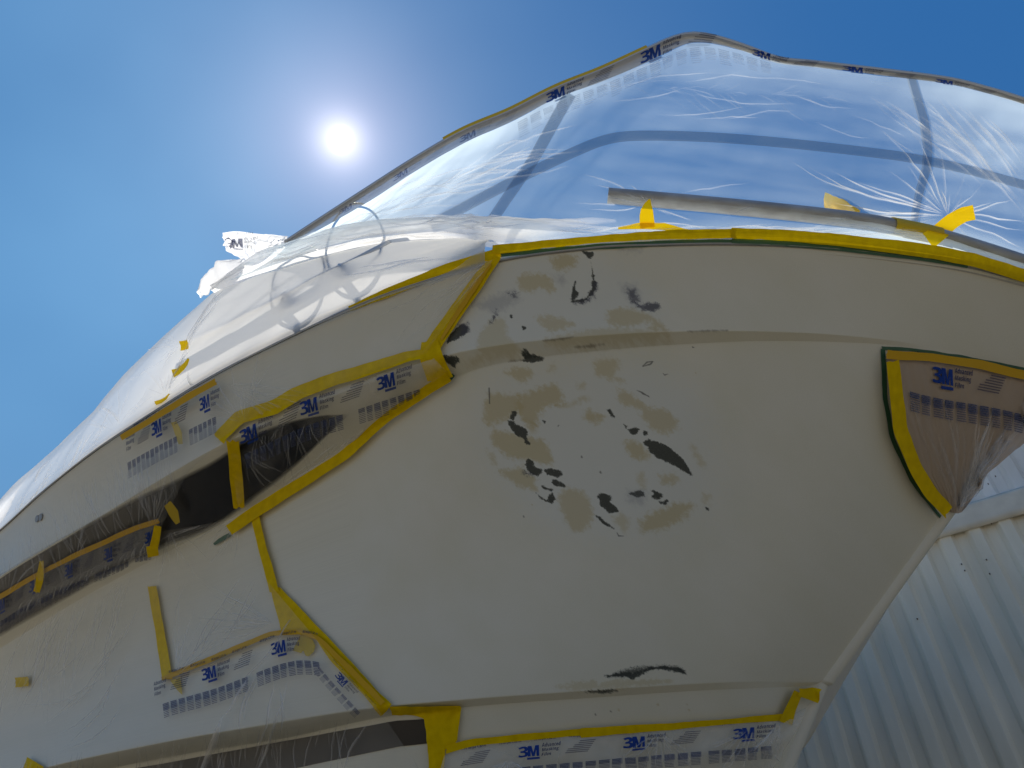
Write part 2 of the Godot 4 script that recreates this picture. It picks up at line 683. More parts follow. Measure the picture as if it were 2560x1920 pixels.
func paint_hull() -> ImageTexture:
	var base := Color(0.66, 0.645, 0.55).linear_to_srgb()
	var grain := FastNoiseLite.new()
	grain.seed = 5
	grain.frequency = 0.35
	var broad := FastNoiseLite.new()
	broad.seed = 9
	broad.frequency = 0.006
	broad.fractal_octaves = 4
	var gi := grain.get_image(TW, TH, false, false, false).get_data()
	var bi := broad.get_image(TW, TH, false, false, false).get_data()
	var by := PackedByteArray()
	by.resize(TW * TH * 3)
	for k in TW * TH:
		var f := 1.0 + (gi[k] - 128) * 0.00022 + (bi[k] - 128) * 0.00010
		by[k * 3] = clampi(int(base.r * 255.0 * f), 0, 255)
		by[k * 3 + 1] = clampi(int(base.g * 255.0 * f), 0, 255)
		by[k * 3 + 2] = clampi(int(base.b * 255.0 * (f + (bi[k] - 128) * 0.0001)), 0, 255)
	var img := Image.create_from_data(TW, TH, false, Image.FORMAT_RGB8, by)
	var c5 := func(a: Array) -> PackedVector2Array: return pl(a, 1000, 560, 0.4822)
	var c7 := func(a: Array) -> PackedVector2Array: return pl(a, 900, 1600, 0.5425)
	# grey-white primer sprayed round the repairs
	var primer := Color(0.625, 0.64, 0.60).linear_to_srgb()
	stain(img, c5.call([300, 560, 560, 170, 900, 130, 1300, 300, 1350, 560, 1000, 640, 400, 740]), primer, 0.8, 45, 20)
	stain(img, c5.call([440, 760, 1200, 660, 1600, 900, 1640, 1450, 1200, 1640, 760, 1560, 420, 1250]), primer, 0.85, 70, 25)
	# tan filler
	var tan_ := Color(0.47, 0.395, 0.22).linear_to_srgb()
	for a in [[780, 180, 830, 160, 920, 165, 910, 210, 850, 240, 800, 230], [610, 270, 700, 255, 770, 270, 800, 330, 780, 355, 740, 330, 680, 350, 620, 340],
			[1080, 450, 1180, 435, 1300, 470, 1390, 545, 1300, 545, 1310, 500, 1180, 530, 1075, 520], [700, 480, 800, 480, 915, 518, 850, 540, 780, 555, 735, 525],
			[1010, 710, 1120, 695, 1135, 740, 1100, 780, 1165, 825, 1080, 800, 1015, 780], [545, 770, 600, 745, 680, 755, 680, 790, 625, 820, 580, 790],
			[700, 860, 810, 825, 850, 910, 840, 930, 760, 940, 720, 980, 700, 1060, 640, 1020, 600, 960, 620, 890], [440, 920, 470, 875, 560, 890, 610, 880, 640, 960, 580, 1000, 500, 1030, 440, 1050],
			[470, 1070, 560, 1080, 660, 1100, 760, 1130, 800, 1250, 700, 1230, 560, 1210, 480, 1140], [510, 1280, 640, 1265, 700, 1310, 705, 1380, 620, 1360],
			[850, 1370, 940, 1380, 990, 1440, 1000, 1540, 940, 1600, 880, 1580, 820, 1440], [1120, 870, 1160, 860, 1230, 910, 1300, 960, 1380, 960, 1450, 1040, 1390, 1085, 1330, 1080, 1260, 1010, 1240, 950, 1150, 940],
			[960, 985, 990, 970, 1060, 1000, 1020, 1030, 965, 1020], [1165, 1140, 1210, 1122, 1260, 1150, 1295, 1220, 1220, 1220, 1180, 1180],
			[1250, 1530, 1380, 1470, 1440, 1450, 1525, 1450, 1500, 1490, 1450, 1540, 1360, 1580, 1245, 1600], [1350, 1310, 1420, 1295, 1450, 1330, 1400, 1350, 1350, 1345]]:
		stain(img, c5.call(a), tan_, rng.randf_range(0.52, 0.7), 8, 9)
	for a in [[740, 600, 900, 565, 1050, 540, 1250, 548, 1400, 550, 1380, 600, 1200, 610, 1000, 640, 850, 650, 760, 630], [400, 580, 480, 490, 545, 490, 550, 580, 620, 640, 620, 700, 500, 680, 330, 750, 420, 690],
			[1510, 1140, 1545, 1190, 1575, 1230, 1565, 1265, 1530, 1210], [890, 940, 940, 895, 985, 905, 930, 920, 880, 955, 790, 935, 850, 945], [1100, 1520, 1160, 1505, 1185, 1530, 1170, 1600, 1130, 1560],
			[1580, 1400, 1605, 1410, 1595, 1450, 1575, 1440], [920, 835, 955, 825, 945, 850, 930, 855], [650, 1020, 715, 1030, 700, 1090, 660, 1060], [1235, 1300, 1265, 1295, 1270, 1360, 1245, 1365],
			[780, 735, 800, 730, 790, 760, 770, 765], [455, 1180, 480, 1190, 500, 1250, 480, 1240]]:
		stain(img, c5.call(a), tan_, 0.42, 8, 8)
	stain(img, c7.call([880, 220, 1000, 195, 1080, 185, 1100, 205, 1190, 180, 1260, 190, 1400, 180, 1450, 185, 1400, 200, 1200, 215, 1000, 230]), tan_, 0.4, 4, 7)
	for k in 14:      # crumbs of filler
		var q := Vector2(rng.randf_range(1000, 1780), rng.randf_range(60, 360)) if k % 2 == 0 else Vector2(rng.randf_range(1040, 1700), rng.randf_range(260, 350))
		if k % 2 == 0:
			q = Vector2(rng.randf_range(500, 1560), rng.randf_range(700, 1560))
		var r := rng.randf_range(1.5, 5.0)
		stain(img, (c5.call if k % 2 == 0 else c7.call).call([q.x - r, q.y, q.x, q.y - r * 1.4, q.x + r, q.y + r * 0.3, q.x, q.y + r]), tan_ if k % 3 else Color(0.2, 0.2, 0.19), 0.5, 1.2, 1.5)
	# black patches where the sander went through
	var black := Color(0.040, 0.046, 0.042).linear_to_srgb()
	for a in [[945, 140, 1000, 148, 995, 170, 985, 180, 965, 165], [985, 180, 1000, 240, 1003, 290, 1018, 300, 1012, 340, 985, 380, 950, 402, 880, 408, 900, 395, 960, 388, 990, 350, 1000, 310, 998, 250],
			[910, 285, 905, 345, 928, 355, 910, 390, 888, 392, 892, 350], [235, 620, 270, 560, 320, 520, 355, 535, 340, 565, 290, 600], [218, 682, 300, 695, 305, 710, 275, 738, 240, 715],
			[630, 675, 655, 650, 680, 680, 740, 683, 745, 700, 715, 715, 670, 718, 635, 710, 650, 695], [575, 985, 590, 968, 605, 975, 600, 995, 585, 1015, 572, 1010],
			[560, 1022, 580, 1018, 610, 1045, 655, 1062, 660, 1085, 655, 1110, 678, 1145, 650, 1135, 635, 1105, 600, 1095, 580, 1065], [660, 1215, 695, 1235, 700, 1265, 740, 1275, 730, 1295, 715, 1310, 670, 1285, 655, 1260],
			[745, 1275, 790, 1268, 840, 1285, 843, 1305, 810, 1312, 770, 1300], [790, 1330, 805, 1325, 850, 1350, 855, 1365, 820, 1362, 795, 1350], [765, 1410, 790, 1395, 803, 1420, 785, 1450, 765, 1435],
			[735, 1358, 790, 1375, 785, 1385, 745, 1370], [1262, 1140, 1285, 1118, 1320, 1125, 1380, 1150, 1440, 1190, 1515, 1295, 1500, 1300, 1440, 1260, 1380, 1230, 1330, 1210, 1295, 1180, 1290, 1160],
			[1185, 1065, 1210, 1056, 1243, 1062, 1235, 1080, 1210, 1090, 1190, 1080], [1080, 968, 1090, 965, 1118, 1000, 1112, 1005, 1085, 985], [1160, 1040, 1175, 1048, 1172, 1055], [1265, 1075, 1280, 1078, 1282, 1092, 1266, 1096],
			[1022, 1410, 1045, 1397, 1085, 1405, 1098, 1430, 1085, 1445, 1120, 1465, 1130, 1490, 1095, 1500, 1065, 1480, 1040, 1460, 1038, 1435], [1190, 1400, 1230, 1385, 1265, 1390, 1268, 1410, 1230, 1415],
			[1305, 1385, 1335, 1385, 1365, 1410, 1340, 1425, 1300, 1418, 1315, 1400], [1345, 1440, 1385, 1432, 1380, 1452, 1355, 1453], [1015, 1515, 1040, 1522, 1105, 1578, 1050, 1550], [705, 1395, 760, 1435, 755, 1440, 720, 1415],
			[635, 530, 650, 535, 655, 543, 640, 545], [570, 474, 580, 474, 578, 484], [815, 1043, 825, 1043, 825, 1051, 815, 1051], [1588, 1473, 1598, 1473, 1598, 1482, 1588, 1482], [740, 1022, 752, 1026, 748, 1036]]:
		stain(img, c5.call(a), black, 0.93, 1.5, 3.4)
	for a in [[1125, 172, 1200, 150, 1260, 152, 1310, 130, 1400, 122, 1470, 130, 1505, 160, 1480, 150, 1400, 132, 1330, 138, 1290, 165, 1250, 180, 1225, 165, 1190, 165], [1035, 240, 1110, 235, 1180, 232, 1140, 241]]:
		stain(img, c7.call(a), black, 0.9, 1.6, 3.0)
	# dark speckle and grey haze of thin paint
	for a in [[1210, 400, 1260, 420, 1300, 400, 1350, 415, 1345, 450, 1300, 455, 1240, 440], [1170, 330, 1220, 340, 1240, 400, 1200, 410], [300, 520, 350, 510, 362, 550, 320, 590], [1005, 290, 1030, 300, 1015, 370, 975, 410, 880, 415, 960, 385, 1000, 340],
			[465, 520, 485, 470, 500, 440, 505, 470, 480, 515], [640, 1270, 720, 1310, 640, 1300], [560, 360, 610, 355, 600, 385]]:
		stain(img, c5.call(a), Color(0.05, 0.055, 0.075).linear_to_srgb(), 0.75, 7, 6, 0.55)
	stain(img, c7.call([1110, 175, 1200, 140, 1310, 118, 1480, 120, 1510, 165, 1400, 128, 1300, 150, 1240, 170]), black, 0.7, 4, 4, 0.6)
	for a in [[810, 275, 840, 270, 850, 300, 820, 310], [1150, 320, 1220, 320, 1260, 430, 1200, 420], [380, 420, 480, 380, 600, 350, 620, 390, 500, 460], [1190, 1385, 1270, 1390, 1260, 1450, 1190, 1440], [1130, 125, 1240, 125, 1230, 138, 1150, 135]]:
		stain(img, c5.call(a), Color(0.20, 0.21, 0.25).linear_to_srgb(), 0.3, 12, 8)
	# thin scratches
	for a in [[1228, 862, 1255, 872, 1288, 892, 1254, 876], [1258, 738, 1280, 715, 1312, 712, 1282, 718], [1312, 712, 1300, 728, 1262, 738, 1298, 724], [1365, 775, 1372, 782, 1390, 778, 1372, 785], [1125, 1600, 1135, 1615, 1158, 1618, 1133, 1619],
			[460, 850, 464, 850, 466, 930, 463, 930], [1515, 635, 1524, 640, 1516, 641], [1255, 880, 1290, 893, 1292, 897]]:
		stain(img, c5.call(a), Color(0.10, 0.10, 0.095).linear_to_srgb(), 0.75, 1.0, 0.6)
	# dark lines along the step
	for a in [[740, 606, 850, 590, 900, 584, 850, 595], [900, 640, 1010, 628, 1060, 622, 1000, 634], [1490, 556, 1600, 551, 1700, 551, 1600, 555], [560, 716, 620, 706, 640, 706, 600, 712]]:
		stain(img, c5.call(a), Color(0.16, 0.145, 0.12).linear_to_srgb(), 0.55, 1.6, 1.5)
	return ImageTexture.create_from_image(img)

# ------------------------------------------------------------ the hull
func crv(tri: Array, extra_bow: Array, extra_aft: Array) -> Array:
	var o := []
	for b in extra_aft:
		o.append(b)
	for i in range(0, tri.size(), 3):
		o.append(unboat(at_h(tri[i], tri[i + 1], tri[i + 2])))
	for b in extra_bow:
		o.append(b)
	return o      # aft to bow

func cev(c: Array, s: float) -> Vector3:
	var n := c.size()
	var k := 0
	while k < n - 2 and c[k + 1].x < s:
		k += 1
	var a: Vector3 = c[k]
	var b: Vector3 = c[k + 1]
	var t := clampf((s - a.x) / maxf(b.x - a.x, 1e-6), 0.0, 1.0)
	var p: Vector3 = c[maxi(k - 1, 0)]
	var q: Vector3 = c[mini(k + 2, n - 1)]
	var h := b.x - a.x
	var ma := (b - p) / maxf(b.x - p.x, 1e-6) * h
	var mb := (q - a) / maxf(q.x - a.x, 1e-6) * h
	var t2 := t * t
	var t3 := t2 * t
	var r := a * (2 * t3 - 3 * t2 + 1) + ma * (t3 - 2 * t2 + t) + b * (-2 * t3 + 3 * t2) + mb * (t3 - t2)
	return Vector3(s, maxf(r.y, 0.0), r.z)

func smooth_curve(c: Array) -> Array:
	for t in 2:
		var o := c.duplicate()
		for i in range(1, c.size() - 1):
			var a: Vector3 = c[i - 1]
			var b: Vector3 = c[i + 1]
			var k: float = (c[i].x - a.x) / (b.x - a.x)
			var m := a.lerp(b, k)
			o[i] = Vector3(c[i].x, lerpf(c[i].y, m.y, 0.25), lerpf(c[i].z, m.z, 0.25))
		c = o
	return c

var sheer: Array

func build_hull_patch() -> void:
	sheer = smooth_curve(crv([0, 1337, 1.719, 99, 1233, 1.7343, 217, 1141, 1.7524, 312, 1078, 1.7677, 520, 940, 1.8002, 741, 836, 1.8202, 872, 775, 1.8326, 1000, 723, 1.8441, 1246, 642, 1.867, 1500, 618, 1.8823, 1600, 617, 1.888, 1835, 608, 1.9014, 2075, 620, 1.9167, 2315, 649, 1.932, 2430, 668, 1.9396, 2560, 706, 1.9482],
		[Vector3(0.80, 0.14, 1.975), Vector3(0.88, 0.0, 1.985)], [Vector3(-7, 1.55, 1.66)]))
	var ku := smooth_curve(crv([0, 1429, 1.455, 231, 1308, 1.487, 463, 1157, 1.52, 602, 1082, 1.539, 900, 960, 1.581, 1108, 883, 1.61, 1241, 861, 1.62, 1362, 849, 1.628, 1482, 837, 1.637, 1627, 829, 1.647, 1800, 826, 1.66, 1900, 827, 1.673, 2069, 832, 1.694, 2238, 849, 1.715, 2364, 872, 1.738, 2560, 922, 1.775],
		[Vector3(0.575, 0.0, 1.785)], [Vector3(-7, 1.55, 1.35)]))
	var kl := smooth_curve(crv([0, 1624, 1.29, 198, 1490, 1.34, 445, 1362, 1.401, 600, 1290, 1.44, 870, 1110, 1.502, 1140, 931, 1.583, 1241, 907, 1.592, 1362, 890, 1.604, 1482, 878, 1.616, 1627, 864, 1.629, 1800, 855, 1.646, 1900, 851, 1.660, 2069, 853, 1.684, 2238, 859, 1.708, 2364, 880, 1.727, 2560, 930, 1.77],
		[Vector3(0.565, 0.0, 1.778)], [Vector3(-7, 1.3, 1.16)]))
	var ru := smooth_curve(crv([124, 1911, 0.67, 395, 1856, 0.661, 643, 1817, 0.652, 905, 1767, 0.657, 1171, 1747, 0.662, 1442, 1728, 0.686, 1714, 1710, 0.726, 1876, 1700, 0.76, 2045, 1708, 0.82],
		[Vector3(-0.56, 0.0, 0.83)], [Vector3(-7, 1.25, 0.68)]))
	var rl := []
	var b1 := []
	for p in ru:
		var wide := 0.048 + 0.09 * smoothstep(-1.5, -2.2, p.x)
		var end := smoothstep(0.0, 0.12, p.y)
		rl.append(Vector3(p.x - 0.02 * (1 - end), maxf(0.0, p.y - wide * end), p.z - 0.004 - 0.006 * end))
		b1.append(Vector3(p.x - 0.28, maxf(0.0, p.y - 0.10 * end - wide), p.z - 0.34))
	var keel := [Vector3(-7, 0.0, -1.52), Vector3(-3.2, 0.0, -1.5), Vector3(-2.2, 0.0, -0.8), Vector3(-1.55, 0.0, 0.0), Vector3(-1.35, 0, 0.22)]
	# rows from the keel up; each row: curve a, curve b, share, inward sag
	var rows := []
	for t in [0.0, 0.25, 0.5, 0.75]:
		rows.append([keel, b1, t, 0.0])
	for t in [0.0, 0.12, 0.3, 0.5, 0.7, 0.9, 0.97]:
		rows.append([b1, rl, t, 0.0])
	for t in [0.0, 0.06, 0.5, 0.94]:
		rows.append([rl, ru, t, 0.0])
	for t in [0.0, 0.004, 0.02, 0.06, 0.12, 0.19, 0.26, 0.33, 0.4, 0.47, 0.54, 0.61, 0.68, 0.75, 0.82, 0.89, 0.95, 0.98, 0.994]:
		rows.append([ru, kl, t, 0.05])
	for t in [0.0, 0.05, 0.2, 0.4, 0.6, 0.8, 0.95]:
		rows.append([kl, ku, t, 0.0])
	for t in [0.0, 0.01, 0.06, 0.15, 0.28, 0.42, 0.56, 0.7, 0.84, 0.94, 0.99, 1.0]:
		rows.append([ku, sheer, t, 0.012])
	var n := 170
	hull = Patch.new()
	hull.nu = n
	hull.nv = rows.size()
	for r in rows:
		for i in n:
			var g := pow(i / float(n - 1), 1.7)
			var a: Array = r[0]
			var b: Array = r[1]
			var pa := cev(a, lerpf(a[-1].x, -7.0, g))
			var pb := cev(b, lerpf(b[-1].x, -7.0, g))
			var p := pa.lerp(pb, r[2])
			var full := smoothstep(0.0, 0.35, p.y)
			p.y = maxf(0.0, p.y - r[3] * sin(PI * r[2]) * full)
			# the stem is rounded, not a knife edge
			p.y = sqrt(p.y * p.y + 0.0009) - 0.002
			hull.pos.append(boat(p.x, p.y, p.z))
	for P in hull.pos:
		hull.px.append(proj(P))
	hull.finish(EYE)

# ------------------------------------------------------------
func _ready() -> void:
	# camera
	var cam := Camera3D.new()
	cam.name = "camera"
	cam.fov = rad_to_deg(2.0 * atan(960.0 / F))
	cam.near = 0.05
	cam.far = 600.0
	add_child(cam)
	cam.position = EYE
	cam.rotation_degrees = Vector3(PITCH, 0, 0)
	cam.current = true
	# sun and sky
	sun_dir = ray(Vector2(852, 350)).normalized()
	var sun := DirectionalLight3D.new()
	sun.name = "sun"
	add_child(sun)
	sun.look_at_from_position(Vector3.ZERO, -sun_dir, Vector3.RIGHT)
	sun.light_energy = 1.6
	sun.light_color = Color(1.0, 0.965, 0.90)
	sun.light_angular_distance = 0.5
	sun.shadow_enabled = true
	var we := WorldEnvironment.new()
	we.name = "environment"
	var env := Environment.new()
	env.background_mode = Environment.BG_SKY
	env.sky = Sky.new()
	var pano := PanoramaSkyMaterial.new()
	pano.panorama = sky_picture()
	env.sky.sky_material = pano
	env.tonemap_mode = Environment.TONE_MAPPER_LINEAR
	env.tonemap_exposure = 1.0
	env.sdfgi_enabled = true
	env.ssao_enabled = true
	env.ssil_enabled = true
	we.environment = env
	add_child(we)

	rng.seed = 11
	nz.seed = 3
	nz.frequency = 0.02
	nz.fractal_octaves = 3
	bold_font = SystemFont.new()
	bold_font.font_names = PackedStringArray(["Droid Sans"])
	bold_font.font_weight = 700

	build_ground()
	build_shed()
	build_hull_patch()
	build_boat()
	build_upper_films()
	build_side_films()
	build_tapes()

func sky_picture() -> ImageTexture:
	var w := 1536
	var h := 768
	var img := Image.create(w, h, false, Image.FORMAT_RGBF)
	var veil := ray(Vector2(250, 620)).normalized()
	var wisp := FastNoiseLite.new()
	wisp.seed = 21
	wisp.frequency = 1.3
	wisp.fractal_octaves = 4
	for y in h:
		var el := PI / 2 - (y + 0.5) / h * PI
		for x in w:
			var az := ((x + 0.5) / w - 0.25) * TAU
			var d := Vector3(cos(az) * cos(el), sin(el), sin(az) * cos(el))
			var c := Vector3(0.16, 0.17, 0.17)
			if el > -0.02:
				var g := rad_to_deg(d.angle_to(sun_dir))
				var low := pow(1.0 - clampf(sin(el), 0, 1), 2.6)
				c = Vector3(0.024, 0.135, 0.385).lerp(Vector3(0.17, 0.37, 0.62), low)
				c = c.lerp(Vector3(0.50, 0.49, 0.46), pow(1.0 - clampf(sin(el), 0, 1), 7.0))
				var k := wisp.get_noise_3dv(d * 1.2)
				c += Vector3(0.085, 0.178, 0.228) * exp(-pow(rad_to_deg(d.angle_to(veil)) / 30.0, 2.0)) * (1.0 + 0.4 * k)
				c += Vector3(0.20, 0.19, 0.165) * exp(-g / 12.0) * (1.0 + 0.35 * k)
				c += Vector3(0.30, 0.225, 0.25) * exp(-pow(g / 5.2, 1.4))
				c += Vector3(0.85, 0.76, 0.72) * exp(-pow(g / 1.5, 1.6))
				c += Vector3(9.0, 9.0, 8.8) * smoothstep(0.95, 0.5, g)
			img.set_pixel(x, y, Color(c.x, c.y, c.z))
	return ImageTexture.create_from_image(img)

func build_ground() -> void:
	var m := MB.new()
	var n := 41
	for j in n:
		for i in n:
			var x := (i - 20) / 20.0
			var z := (j - 20) / 20.0
			m.add(Vector3(signf(x) * pow(absf(x), 3.0) * 250.0, 0, signf(z) * pow(absf(z), 3.0) * 250.0), Color.WHITE, Vector2(i, j))
	m.grid(0, n, n)
	var g := mat(Color(0.27, 0.23, 0.165), 0.95)
	g.albedo_texture = noise_tex(31, 0.02, Color(0.75, 0.74, 0.72), Color(1, 1, 1), 512)
	g.uv1_triplanar = true
	g.uv1_world_triplanar = true
	g.uv1_scale = Vector3(0.3, 0.3, 0.3)
	var o := obj("ground", m, g)
	o.set_meta("kind", "structure")
	o.set_meta("label", "grey gravel ground of the boat yard")

func noise_tex(sd: int, freq: float, a: Color, b: Color, size := 512) -> NoiseTexture2D:
	var f := FastNoiseLite.new()
	f.seed = sd
	f.frequency = freq
	f.fractal_octaves = 5
	var t := NoiseTexture2D.new()
	t.width = size
	t.height = size
	t.seamless = true
	t.noise = f
	var r := Gradient.new()
	r.set_color(0, a)
	r.set_color(1, b)
	t.color_ramp = r
	return t

func build_shed() -> void:
	var e := Vector3(-0.77, 0, -0.64).normalized()
	var out := Vector3(-e.z, 0, e.x)
	if out.dot(-Vector3(3.6, 0, -4.2)) < 0:
		out = -out
	var p1 := EYE + Vector3(3.62, 0, -4.24)
	p1.y = 0
	var t := thing("metal_shed", p1, "white corrugated metal shed wall standing beyond the boat's stem", "shed")
	var paint := mat(Color(0.86, 0.80, 0.65), 0.8, 0.0, 0.25)
	paint.albedo_texture = noise_tex(41, 0.012, Color(0.88, 0.875, 0.86), Color(1, 1, 1))
	paint.uv1_triplanar = true
	paint.uv1_world_triplanar = true
	paint.uv1_scale = Vector3(0.9, 0.14, 0.9)
	var paint2 := mat(Color(0.80, 0.79, 0.75), 0.55)
	paint2.albedo_texture = paint.albedo_texture
	paint2.uv1_triplanar = true
	paint2.uv1_world_triplanar = true
	paint2.uv1_scale = Vector3(0.9, 0.2, 0.9)
	var y0 := 1.6 + 2.45
	var y1 := 1.6 + 2.63
	var top := 1.6 + 3.55
	var pitch := 0.195
	for k in range(-5, 12):
		for lev in 2:
			var m := MB.new()
			var lo := 0.02 if lev == 0 else y1 - 0.06
			var hi := y0 + 0.05 if lev == 0 else top
			var back := 0.0 if lev == 0 else 0.035
			var prof := []
			for r in 5:
				var x0 := k * pitch * 5 + r * pitch
				for q in [[0.0, 0.0], [0.060, 0.0], [0.066, 0.003], [0.084, 0.037], [0.090, 0.04], [0.154, 0.04], [0.160, 0.037], [0.188, 0.003]]:
					prof.append([x0 + q[0], q[1]])
			prof.append([(k + 1) * pitch * 5 + 0.004, 0.0])
			var ys := [lo, lo + (hi - lo) * 0.33, lo + (hi - lo) * 0.66, hi]
			for y in ys:
				for q in prof:
					m.add(p1 + e * q[0] + out * (q[1] - back + (0.002 if k % 2 == 0 else 0.0)) + Vector3(0, y, 0), Color.WHITE, Vector2(q[0], y))
			m.grid(0, prof.size(), ys.size())
			obj("wall_sheet" if lev == 0 else "upper_sheet", m, paint if lev == 0 else paint2, t)
	var a0 := -5 * pitch * 5
	var a1 := 12 * pitch * 5
	var mid := p1 + e * (a0 + a1) * 0.5
	var m2 := MB.new()
	var pr := [[y1 + 0.015, -0.02], [y1 - 0.005, 0.075], [y1 - 0.03, 0.085], [y1 - 0.055, 0.078], [y0 + 0.03, 0.082], [y0, 0.072], [y0 - 0.008, 0.05]]
	for q in pr:
		for i in 30:
			m2.add(p1 + e * lerpf(a0, a1, i / 29.0) + out * q[1] + Vector3(0, q[0], 0))
	m2.grid(0, 30, pr.size())
	var trim := mat(Color(0.76, 0.72, 0.61), 0.7, 0.0, 0.3)
	trim.albedo_texture = noise_tex(44, 0.02, Color(0.82, 0.82, 0.82), Color(1, 1, 1))
	trim.uv1_triplanar = true
	trim.uv1_world_triplanar = true
	trim.uv1_scale = Vector3(0.6, 0.6, 0.6)
	obj("flashing", m2, trim, t)
	# the rest of the shed: back, ends and roof
	var m3 := MB.new()
	m3.box(mid - out * 3.06 + Vector3(0, top * 0.5, 0), e * (a1 - a0) * 0.5, Vector3(0, top * 0.5 - 0.01, 0), out * 3.0)
	obj("inner_wall", m3, paint, t)
	var m4 := MB.new()
	m4.box(mid - out * 3.0 + Vector3(0, top + 0.06, 0), e * ((a1 - a0) * 0.5 + 0.1), Vector3(0, 0.05, 0), out * 3.15)
	obj("roof", m4, paint, t)
	# screws, rust runs
	var rust := mat(Color(0.10, 0.055, 0.03), 0.9)
	var scr := MB.new()
	for q in pl([2470, 1405, 2478, 1440, 2408, 1416, 2416, 1432, 2298, 1552, 2474, 1216, 2492, 1197, 2434, 1319, 2482, 1315]):
		var r := ray(q)
		var w := (p1 - EYE).dot(out) / r.dot(out)
		var P := EYE + r * w + out * 0.045
		scr.box(P, e * 0.0035, Vector3(0, 0.004, 0), out * 0.006)
	obj("screw_heads", scr, rust, t).set_meta("kind", "stuff")

func build_boat() -> void:
	var t := thing("motor_boat", Vector3(-2.2, 0.05, -4.4), "white motor boat's bow with sanded patches, tan filler and masked deck", "boat")
	var gel := StandardMaterial3D.new()
	gel.albedo_texture = paint_hull()
	gel.texture_repeat = false
	gel.roughness = 0.36
	gel.metallic_specular = 0.4
	gel.cull_mode = BaseMaterial3D.CULL_DISABLED
	var m := MB.new()
	for P in hull.pos:
		var b := unboat(P)
		m.add(P, Color.WHITE, hull_uv(b.x, b.z))
	m.grid(0, hull.nu, hull.nv)
	obj("hull_side", m, gel, t)
	var white := mat(Color(0.62, 0.60, 0.55), 0.4)
	var far := MB.new()
	for P in hull.pos:
		var b := unboat(P)
		far.add(boat(b.x, -b.y, b.z))
	far.grid(0, hull.nu, hull.nv)
	obj("far_hull_side", far, white, t)
	var st := MB.new()
	for j in hull.nv:
		var b := unboat(hull.pos[j * hull.nu])
		for k in 9:
			var an := PI * k / 8.0
			st.add(boat(b.x + 0.022 * sin(an), b.y * cos(an), b.z - 0.012 * sin(an)))
	st.grid(0, 9, hull.nv)
	obj("stem", st, mat(Color(0.66, 0.645, 0.56), 0.4), t)
	# deck with a little camber, and the transom
	var dk := MB.new()
	var last := (hull.nv - 1) * hull.nu
	for j in 9:
		var k := j / 4.0 - 1.0
		for i in hull.nu:
			var b := unboat(hull.pos[last + i])
			dk.add(boat(b.x, b.y * k * 0.985, b.z - 0.012 + 0.05 * (1 - k * k)))
	dk.grid(0, hull.nu, 9)
	obj("deck", dk, white, t)
	var tr := MB.new()
	for j in hull.nv:
		var b := unboat(hull.pos[j * hull.nu + hull.nu - 1])
		tr.add(boat(b.x, b.y, b.z))
		tr.add(boat(b.x, -b.y, b.z))
	tr.grid(0, 2, hull.nv)
	obj("transom", tr, white, t)

	# dark window let into the step of the side, its edge faded to imitate blur through the film
	var dark := film_mat(Color(0.022, 0.022, 0.026), 0.3, 0.0)
	var up := resample(smooth2(pl([-260, 1585, 0, 1438, 99, 1376, 247, 1293, 346, 1238, 445, 1195, 544, 1146, 602, 1100, 700, 1056, 800, 1036, 872, 1034]), 1), 70)
	var dn := resample(smooth2(pl([-260, 1750, 0, 1592, 157, 1504, 265, 1439, 410, 1368, 504, 1338, 568, 1300, 613, 1265, 723, 1184, 821, 1086, 874, 1036]), 1), 70)
	var wm := MB.new()
	for j in 13:
		for i in 70:
			var k := j / 12.0
			var al := smoothstep(-0.02, 0.08, k) * smoothstep(1.02, 0.88, k) * smoothstep(69.5, 64.0, i)
			var q := up[i].lerp(dn[i], k)
			var h := hit(hull, q)
			wm.add(h[0] + h[1] * 0.003, Color(1, 1, 1, al))
	wm.grid(0, 70, 13)
	obj("dark_window", wm, dark, t)
	# boot stripe
	var stripe := mat(Color(0.022, 0.021, 0.022), 0.35)
	obj("boot_stripe", strip_between(hull, pl([-200, 2018, 124, 1957, 395, 1911, 692, 1856, 989, 1802, 1068, 1797]), pl([-200, 2110, 124, 2046, 395, 1992, 741, 1920, 1000, 1866, 1072, 1858]), 0.003, 7, 24.0, 0.4, 0.0), stripe, t)
	# two small drain fittings
	var steel := mat(Color(0.22, 0.22, 0.22), 0.35, 0.6)
	for q in [Vector2(95, 1297), Vector2(104, 1293)]:
		var h := hit(hull, q)
		var f := MB.new()
		f.tube(PackedVector3Array([h[0] - h[1] * 0.004, h[0] + h[1] * 0.006, h[0] + h[1] * 0.0061]), 0.017, 14)
		obj("drain_fitting", f, steel, t)
	# row of small fasteners along the deck edge, and a beading on it
	var bead := MB.new()
	var line := PackedVector3Array()
	for i in range(0, hull.nu):
		var b := unboat(hull.pos[last + i])
		line.append(boat(b.x, b.y + 0.004, b.z + 0.004))
	bead.tube(line, 0.005, 8, false)
	var toe := MB.new()
	for j in 4:
		for i in hull.nu:
			var b := unboat(hull.pos[last + i])
			toe.add(boat(b.x, maxf(b.y - [0.0, 0.003, 0.012, 0.05][j], 0.0), b.z + [-0.002, 0.022, 0.06, 0.055][j]))
	toe.grid(0, hull.nu, 4)
	obj("toe_rail", toe, white, t)
	obj("deck_edge_trim", bead, mat(Color(0.3, 0.3, 0.3), 0.5), t)

var rail_top: PackedVector3Array
var boat_rail: Node3D
var u1: Patch
var u2: Patch
var hem: Patch
var strip: Patch

func pts_h(a: Array) -> PackedVector3Array:
	var o := PackedVector3Array()
	for i in range(0, a.size(), 3):
		o.append(at_h(a[i], a[i + 1], a[i + 2]))
	return o

